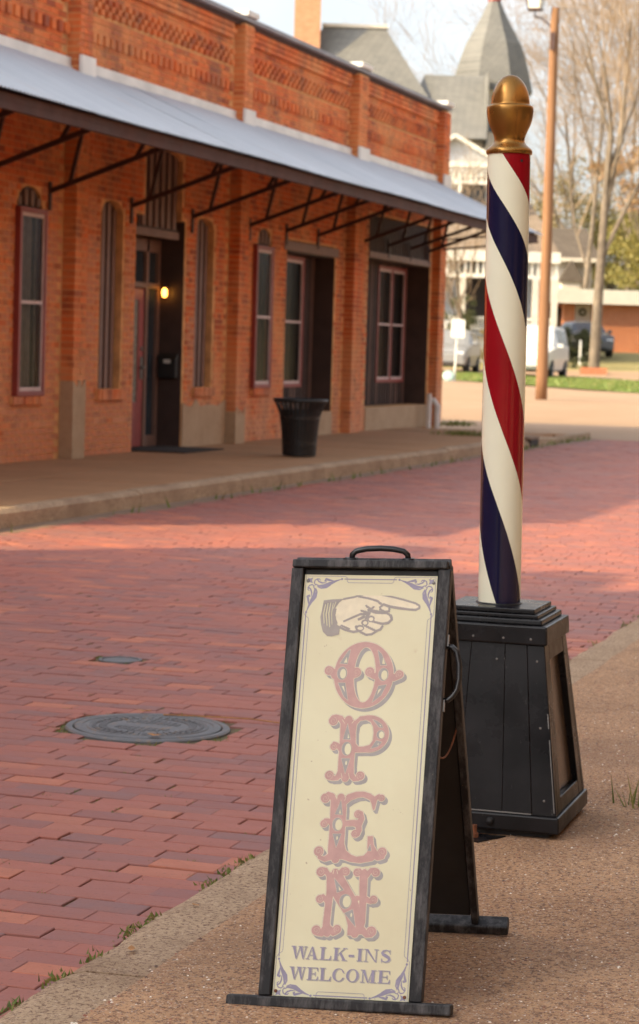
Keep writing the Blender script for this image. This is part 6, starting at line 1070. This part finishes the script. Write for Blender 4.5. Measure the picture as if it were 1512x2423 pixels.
for args, pos, rz in ((('parked_car', 'silver parked car behind the white street sign, front towards the street', MAT['silver'], 4.6, 1.85, 1.70), (-22.55, 90.4), 6),
                      (('parked_car', 'large white parked car behind the utility pole beside the driveway', MAT['carwhite'], 5.1, 1.98, 1.93, .06), (-17.95, 84.6), 2.5),
                      (('parked_car', 'dark grey parked car half hidden behind the large tree trunk', MAT['cargrey'], 4.6, 1.85, 1.62), (-20.35, 107.4), 24),
                      (('parked_car', 'dark car at the right edge beside the low red brick building', MAT['cargrey'], 4.5, 1.82, 1.45), (-14.9, 114.2), 62)):
    o = make_suv(*args); o.location = (pos[0], pos[1], gz(pos[1]) + .01); o.rotation_euler[2] = R(rz)

# ------------------------------------------------------------------ victorian house
HP = (-24.59, 102.04, 0)
hs = thing('victorian_house', 'large pale victorian house with grey shingle roofs, turret and white porch', 'house', HP, rz=YW)
def bx(name, boxes, mat, parent=hs, bevel=0):
    mb = MB()
    for b in boxes: mb.box(*b)
    return obj(name, mb, MAT[mat], parent, bevel=bevel)
ORG[hs.name] = Vector((0, 0, 0))
def hip(name, x0, x1, y0, y1, z0, rx0, rx1, ry0, ry1, z1, mat='shingle', parent=hs):
    mb = MB(); a = [(x0, y0, z0), (x1, y0, z0), (x1, y1, z0), (x0, y1, z0)]; b = [(rx0, ry0, z1), (rx1, ry0, z1), (rx1, ry1, z1), (rx0, ry1, z1)]
    mb.hexa(a + b); return obj(name, mb, MAT[mat], parent)
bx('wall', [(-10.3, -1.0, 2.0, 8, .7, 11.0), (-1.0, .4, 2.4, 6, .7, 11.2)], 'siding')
mr = hip('main_roof', -10.9, -.85, 1.4, 8.4, 11.0, -7.12, -4.22, 4.3, 5.5, 16.5)
bx('ridge_cap', [(-7.2, -4.1, 4.2, 5.6, 16.505, 16.66)], 'siding', mr)
ch = bx('chimney', [(-8.5, -7.28, 3.2, 4.4, 10.5, 19.2), (-8.6, -7.18, 3.1, 4.5, 18.3, 18.6)], 'chimbrick')
hip('wing_roof', -3.5, .45, .9, 7, 11.2, -2.35, .70, 4.0, 4.4, 14.38)
bx('wing_trim', [(.46, .52, 1.3, 4.3, 11.0, 14.3)], 'shingle')
tc_ = (.98, 6.4); mb = MB(); A8 = [math.pi / 8 + i * math.pi / 4 for i in range(8)]
mb.prism([(tc_[0] + 1.55 * math.cos(a), tc_[1] + 1.55 * math.sin(a)) for a in A8], lambda q: (q[0], q[1], .7), lambda q: (q[0], q[1], 14.0)); tw = obj('turret_wall', mb, MAT['siding'], hs)
mb = MB(); pr = [(2.06, 13.84), (2.02, 14.1), (1.85, 14.83), (1.65, 15.5), (1.40, 16.18), (1.06, 16.75), (.73, 17.33), (.36, 18.1), (.22, 18.5)]
for r_, z in pr:
    for a in A8: mb.v.append((tc_[0] + r_ * math.cos(a), tc_[1] + r_ * math.sin(a), z))
for i in range(len(pr) - 1):
    for k in range(8): k2 = (k + 1) % 8; mb.f.append((i * 8 + k, i * 8 + k2, (i + 1) * 8 + k2, (i + 1) * 8 + k)); mb.m.append(0)
mb.f.append(tuple(range(8))[::-1]); mb.m.append(0); tr = obj('turret_roof', mb, MAT['shingle'], hs)
mb = MB(); mb.lathe([(.34, 0), (.30, .25), (.16, .55), (.10, .9), (.14, 1.0), (.02, 1.4), (0, 1.4)], tc_ + (18.2,), 12); obj('red_finial', mb, MAT['redframe'], tr)
for i in range(8):
    a = i * math.pi / 4; d = Vector((math.cos(a), math.sin(a), 0)); e = Vector((-d.y, d.x, 0)); p = Vector(tc_ + (0,)) + d * 1.435
    mb = MB(); mb.hexa([p - e * .35 + ZZ * 11.9, p + e * .35 + ZZ * 11.9, p + e * .35 + d * .03 + ZZ * 11.9, p - e * .35 + d * .03 + ZZ * 11.9, p - e * .35 + ZZ * 13.0, p + e * .35 + ZZ * 13.0, p + e * .35 + d * .03 + ZZ * 13.0, p - e * .35 + d * .03 + ZZ * 13.0]); obj('window', mb, MAT['glassdark'], tw)
    mb = MB(); q = Vector(tc_ + (0,)) + d * 1.44; mb.hexa([q - e * .6 + ZZ * 13.6, q + e * .6 + ZZ * 13.6, q + e * .68 + d * .12 + ZZ * 13.6, q - e * .68 + d * .12 + ZZ * 13.6, q - e * .6 + ZZ * 13.86, q + e * .6 + ZZ * 13.86, q + e * .7 + d * .2 + ZZ * 13.86, q - e * .7 + d * .2 + ZZ * 13.86]); obj('cornice', mb, MAT['white'], tw)
# pediment and upper balcony
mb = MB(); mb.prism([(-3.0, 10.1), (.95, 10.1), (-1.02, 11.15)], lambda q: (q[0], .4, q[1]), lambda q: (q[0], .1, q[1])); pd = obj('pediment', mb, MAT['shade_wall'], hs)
mb = MB(); mb.bar((-3.2, -.05, 10.02), (-1.02, -.05, 11.22), .45, .17); mb.bar((1.15, -.05, 10.02), (-1.02, -.05, 11.22), .45, .17); obj('raking_cornice', mb, MAT['white'], pd)
bx('balcony_cornice', [(-3.0, 2.2, -.25, .4, 9.80, 10.06)], 'white'); bx('balcony_beam', [(-2.9, 2.1, -.15, .0, 9.06, 9.22), (-2.9, 2.1, -.15, .0, 9.62, 9.79)], 'white')
sp_ = MB(); sp_.box(-.05, .05, -.10, -.04, 9.221, 9.619); spm = None
def spindles(n, x0, x1, z0, z1, y, name='spindle', w_=.05, par=hs):
    me = bpy.data.meshes.new(name); q = MB(); q.box(-w_, w_, -.03, .03, 0, z1 - z0); me.from_pydata(q.v, [], q.f); me.materials.append(MAT['white']); me.update()
    for i in range(n): o = bpy.data.objects.new(name, me); COL.objects.link(o); o.parent = par; o.location = (x0 + (x1 - x0) * i / (n - 1), y, z0)
spindles(20, -2.8, 2.0, 9.221, 9.619, -.07, 'frieze_spindle', .075)
for x in (-2.8, -.75, 1.2, 2.05): bx('balcony_post', [(x - .07, x + .07, -.14, .0, 7.6, 9.05)], 'white')
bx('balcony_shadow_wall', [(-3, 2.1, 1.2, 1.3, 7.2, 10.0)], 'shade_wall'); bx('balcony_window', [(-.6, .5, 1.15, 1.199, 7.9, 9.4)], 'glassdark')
mb = MB(); mb.hexa([(-6, -2.8, 5.97), (3.6, -2.8, 5.97), (3.6, 1.2, 5.97), (-6, 1.2, 5.97), (-6, .9, 8.3), (2.6, .9, 8.3), (2.6, 1.2, 8.3), (-6, 1.2, 8.3)]); obj('porch_roof', mb, MAT['shingle_tan'], hs)
bx('porch_cornice', [(-6, 3.65, -2.9, -2.5, 5.50, 5.968)], 'white'); bx('porch_beam', [(-6, 3.6, -2.75, -2.6, 4.78, 4.95)], 'white'); spindles(36, -5.9, 3.5, 4.951, 5.499, -2.68, 'frieze_spindle', .07)
for x in (-5.6, -3.2, -.62, 2.0, 2.6, 3.0, 3.45): bx('porch_column', [(x - .13, x + .13, -2.81, -2.55, 2.4, 4.779), (x - .2, x + .2, -2.88, -2.48, 2.4, 2.7)], 'siding')
bx('porch_wall', [(-6, -.6, .6, .8, 2.4, 5.9), (1.9, 3.5, .6, .8, 2.4, 5.9)], 'shade_wall'); bx('porch_dark_fill', [(-.6, 1.9, .55, .9, 2.4, 5.9)], 'dark')  # dark slab fills the porch opening
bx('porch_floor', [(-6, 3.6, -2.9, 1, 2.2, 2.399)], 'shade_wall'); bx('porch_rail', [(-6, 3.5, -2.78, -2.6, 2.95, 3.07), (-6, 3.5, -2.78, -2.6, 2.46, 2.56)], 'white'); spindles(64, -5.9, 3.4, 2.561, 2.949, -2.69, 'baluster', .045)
bx('porch_skirt', [(-6, 3.6, -2.7, -2.6, .5, 2.199)], 'siding')

# brown-roofed house and the low red brick building
h2 = thing('small_house', 'small house with a brown shingle roof showing behind the utility pole', 'house', (-26.15, 132.9, -.297), rz=YW); h2.scale = (1.205,) * 3; ORG[h2.name] = Vector((0, 0, 0))
bx('wall', [(-3.6, 1.0, 0, 6, 1.2, 6.1)], 'siding', h2); hip('roof', -4.1, 1.35, -.5, 6.5, 6.1, -2.4, .95, 2.6, 3.2, 7.75, 'shingle_dark', h2); bx('eave_board', [(-4.1, 1.36, -.54, -.5, 5.98, 6.16)], 'siding', h2)
hip('gable_roof', -.7, .5, -1.2, .8, 5.0, -.15, -.05, -1.1, .8, 6.0, 'shingle_dark', h2); bx('gable_wall', [(-.55, .35, -1.05, .0, 1.2, 4.98)], 'siding', h2)
h3 = thing('low_brick_building', 'low red brick building with a wide white fascia behind the lawn', 'building', (-21.77, 118.59, 0), rz=YW); ORG[h3.name] = Vector((0, 0, 0))
bx('wall', [(.06, 12, 0, 8, 1.4, 4.25), (-1.85, -1.24, .35, 1, 1.4, 4.25), (-2.8, .05, 1.2, 8, 1.4, 4.25), (-1.24, -.4, .9, 1.19, 1.4, 3.2)], 'farbrick', h3)
bx('fascia', [(-3.0, 12.4, -.7, -.5, 4.16, 4.90)], 'white', h3); bx('flat_roof', [(-3.0, 12.4, -.499, 8.3, 4.26, 4.88)], 'capstone', h3); bx('soffit_board', [(-3.0, 12.4, -.499, 1.2, 4.20, 4.258)], 'white', h3)
bx('white_panel', [(-1.2, -.32, 1.12, 1.198, 3.22, 4.15)], 'white', h3); mb = MB(); mb.lathe([(.10, 0), (.19, .03), (.21, .05), (.10, .06)], (-.76, 1.115, 3.75), 16, axis=(0, -1, 0), closed=False); obj('wreath', mb, MAT['leaf_dark'], h3)
bx('door', [(-2.5, -1.88, 1.1, 1.198, 1.5, 3.95)], 'dark', h3); bx('wall_lamp', [(3.0, 3.25, -.1, -.01, 3.95, 4.12)], 'white', h3)

# ------------------------------------------------------------------ trees
def tree_segs(seed, H, r0, fork=.35, spread=.75, nl=5, limbs=6, droop=0., wob=.03):
    rd = random.Random(seed); out = []
    def grow(p, d, L, r, lev):
        n = 4 if lev == 0 else 3 if lev < 3 else 2; pts = [(p, r)]
        for i in range(n):
            jit = wob if lev == 0 else .13; d = (d + Vector((rd.gauss(0, jit), rd.gauss(0, jit), rd.gauss(0, jit) + (.06 if lev else .0) - droop * lev * .03))).normalized()
            q = pts[-1][0] + d * (L / n); rr = max(.006 if lev < 2 else .0095, r * (1 - .55 * (i + 1) / n)); out.append((pts[-1][0], q, pts[-1][1], rr, lev)); pts.append((q, rr))
        if lev < nl:
            k = (limbs, 5, 5, 4, 4, 3)[lev]
            for c_ in range(k):
                f = (fork + (1 - fork) * (c_ + rd.random()) / k) if lev == 0 else .25 + .75 * (c_ + rd.random()) / k
                i = min(int(f * n), n - 1); g = f * n - i; s0, s1 = pts[i], pts[i + 1]; b = s0[0].lerp(s1[0], g); rb = (s0[1] + (s1[1] - s0[1]) * g)
                az = rd.uniform(0, 6.283); perp = d.orthogonal().normalized(); perp.rotate(Matrix.Rotation(az, 3, d)); tilt = (spread if lev < 2 else .72) * rd.uniform(.6, 1.15)
                nd = (d * math.cos(tilt) + perp * math.sin(tilt)).normalized(); grow(b, nd, L * rd.uniform(.48, .72) * (1 if lev else 1.0), rb * .58, lev + 1)
    grow(Vector((0, 0, 0)), Vector((rd.gauss(0, wob), rd.gauss(0, wob), 1)).normalized(), H * .62, r0, 0); return out
def seg_mesh(segs, n):
    N = len(segs); A = np.array([s[0] for s in segs]); B = np.array([s[1] for s in segs]); ra = np.array([s[2] for s in segs]); rb = np.array([s[3] for s in segs])
    d = B - A; d /= np.linalg.norm(d, axis=1)[:, None] + 1e-9; ref = np.where(np.abs(d[:, 2:3]) > .9, np.array([[1., 0, 0]]), np.array([[0, 0, 1.]])); x = np.cross(d, ref); x /= np.linalg.norm(x, axis=1)[:, None]; y = np.cross(x, d)
    V = np.zeros((N, 2 * n, 3))
    for k in range(n):
        a = 2 * math.pi * k / n; o = x * math.cos(a) + y * math.sin(a); V[:, k] = A + o * ra[:, None]; V[:, n + k] = B + o * rb[:, None]
    F = np.array([(k, (k + 1) % n, n + (k + 1) % n, n + k) for k in range(n)]); return V.reshape(-1, 3), (np.arange(N)[:, None, None] * 2 * n + F[None]).reshape(-1, 4)
def bare_tree(label, seed, H, r0, **kw):
    sg_ = tree_segs(seed, H, r0, **kw); t_ = thing('bare_tree', label, 'tree', (0, 0, 0), 'bare winter trees beyond the street')
    V, F = seg_mesh([s for s in sg_ if s[4] < 2], 8); o = npmesh('trunk', V, F, MAT['bark'], t_); o.data.polygons.foreach_set('use_smooth', [True] * len(o.data.polygons))
    V, F = seg_mesh([s for s in sg_ if s[4] >= 2], 3); npmesh('crown', V, F, MAT['twig'], t_); return t_
def place(o, x, y, rz=0, s=1., label=None):
    o.location = (x, y, gz(y) - .1); o.rotation_euler[2] = rz; o.scale = (s, s, s)
    if label: o['label'] = label
tA = bare_tree('large bare tree with grey trunk standing on the lawn before the low brick building', 3, 17, .25, fork=.38, spread=.34, limbs=6, nl=4, wob=.008); place(tA, -17.92, 96.81, 1.2 + math.pi)
tB = bare_tree('tall bare tree with a wide twiggy crown behind the brown roofed house', 8, 23, .16, fork=.3, spread=.55, limbs=6, nl=4); place(tB, -23.6, 122.85)
tC = bare_tree('slender bare tree rising above the low brick building near the right edge', 21, 22, .13, fork=.25, spread=.5, limbs=7, nl=5); place(tC, -19.6, 127.02)
for src, x, y, rz, s, lab in ((tB, -33.6, 134.7, 2.0, .84, 'bare tree behind the ridge of the grey shingle roof'), (tC, -15.6, 116.0, 3.0, 1.0, 'bare tree crossing the right edge above the white fascia'), (tC, -22.6, 131.5, 4.4, 1.08, 'twiggy bare tree between the utility pole and the large trunk'), (tC, -16.9, 131.0, 2.2, 1.1, 'tall twiggy bare tree standing far behind at the right edge'),
                              (tB, -48.8, 146.7, 5.1, .74, 'bare tree tips left of the chimney above the parapet'), (tB, -26.6, 140.4, 1.9, 1.05, 'distant bare tree just right of the utility pole'), (tB, -19.6, 138.0, 5.6, 1.05, 'distant bare tree behind the right end of the low brick building')):
    place(copy_tree(src), x, y, rz, s, lab)
tD = bare_tree('small pale bare tree in front of the porch of the victorian house', 33, 8.2, .10, fork=.15, spread=.5, limbs=7, nl=4); place(tD, -23.5, 96.0)
def clumps(name, centres, n, leaf, mat, parent=None, kind=None):
    """leaf quads scattered over many small clumps"""
    cs = np.array(centres); idx = rng.integers(0, len(cs), n); d = rng.normal(size=(n, 3)); d /= np.linalg.norm(d, axis=1)[:, None]; rr = rng.random(n) ** .45
    P = cs[idx, :3] + d * (rr * cs[idx, 3])[:, None] * np.array([1, 1, .8]); a = rng.normal(size=(n, 3)); a /= np.linalg.norm(a, axis=1)[:, None]; b = np.cross(a, rng.normal(size=(n, 3))); b /= np.linalg.norm(b, axis=1)[:, None]; s = leaf * rng.uniform(.6, 1.3, n)[:, None]
    V = np.stack([P - a * s, P - b * s * .55, P + a * s, P + b * s * .55], 1).reshape(-1, 3); return npmesh(name, V, np.arange(4 * n).reshape(-1, 4), mat, parent, kind)
def leafy(name, label, x, y, z0, zc, rx, rz_, nclump, nleaf, leaf, mat, trunk=True, group=None, gaps_=.35):
    t_ = thing(name, label, 'tree' if trunk else 'bush', (x, y, z0), group); cs = []
    for _ in range(nclump):
        d = Vector((random.gauss(0, 1), random.gauss(0, 1), random.gauss(0, 1))).normalized() * random.uniform(.35, 1.0); cs.append((d.x * rx, d.y * rx, zc - z0 + d.z * rz_, random.uniform(.16, gaps_) * min(rx, rz_)))
    clumps('crown', cs, nleaf, leaf, MAT[mat], t_)
    V, F = seg_mesh([(Vector((0, 0, 0)), Vector((0, 0, (zc - z0))), .16 if trunk else .04, .07 if trunk else .02, 0)] + [(Vector((0, 0, (zc - z0) * .5)), Vector(c_[:3]), .05 if trunk else .015, .015, 1) for c_ in cs[::3]], 5); npmesh('trunk', V, F, MAT['bark'], t_); return t_
G_ = 'leafy trees and bushes beyond the street'
leafy('evergreen_tree', 'yellow green leafy tree behind the low brick building near the right edge', -20.6, 128.8, gz(128), 7.0, 3.4, 2.6, 60, 9000, .12, 'leaf_green', True, G_)
leafy('evergreen_tree', 'olive leafy tree rising above the brown roofed house', -28.0, 143.8, gz(143), 9.6, 4.4, 4.2, 80, 10000, .11, 'leaf_olive', True, G_, .40)
leafy('evergreen_tree', 'tree with dry rust coloured leaves high at the right edge', -20.0, 124.2, gz(124), 11.0, 3.6, 2.6, 50, 3200, .11, 'leaf_rust', True, G_)
leafy('evergreen_tree', 'broad olive tree at the far right behind the white fascia', -17.6, 134.0, gz(134), 8.2, 3.6, 3.0, 46, 5500, .12, 'leaf_olive', True, G_)
leafy('evergreen_tree', 'yellow green tree just right of the utility pole behind the brown roof', -26.0, 144.3, gz(144), 7.6, 4.2, 3.2, 70, 10000, .12, 'leaf_green', True, G_)
leafy('bush', 'dark green bush between the white car and the large trunk', -20.1, 103.5, gz(103.5), 1.95, 1.2, .95, 34, 4200, .06, 'leaf_dark', False, G_)
leafy('bush', 'yellow green bush at the right of the silver car', -22.1, 95.6, gz(95.6), 1.65, .62, 1.05, 26, 3000, .05, 'leaf_olive', False, G_)
leafy('bush', 'low dark hedge on the lawn at the foot of the large tree', -19.2, 97.6, gz(97.6), 1.1, .9, .38, 26, 2600, .05, 'leaf_dark', False, G_)
leafy('bush', 'dark shrub under the porch rail behind the silver car', -24.6, 98.2, gz(98), 1.9, 1.6, 1.1, 30, 3000, .06, 'leaf_dark', False, G_)
leafy('bush', 'dark shrub in the shade of the porch', -24.2, 99.0, gz(99), 3.2, .9, .9, 22, 1800, .06, 'leaf_dark', False, G_)
cs = [(random.uniform(-95, 40), random.uniform(165, 185), random.uniform(2.5, 9.5), random.uniform(1.2, 2.6)) for _ in range(300)]
clumps('far_woods', cs, 26000, .22, MAT['leaf_olive'], None, 'stuff')
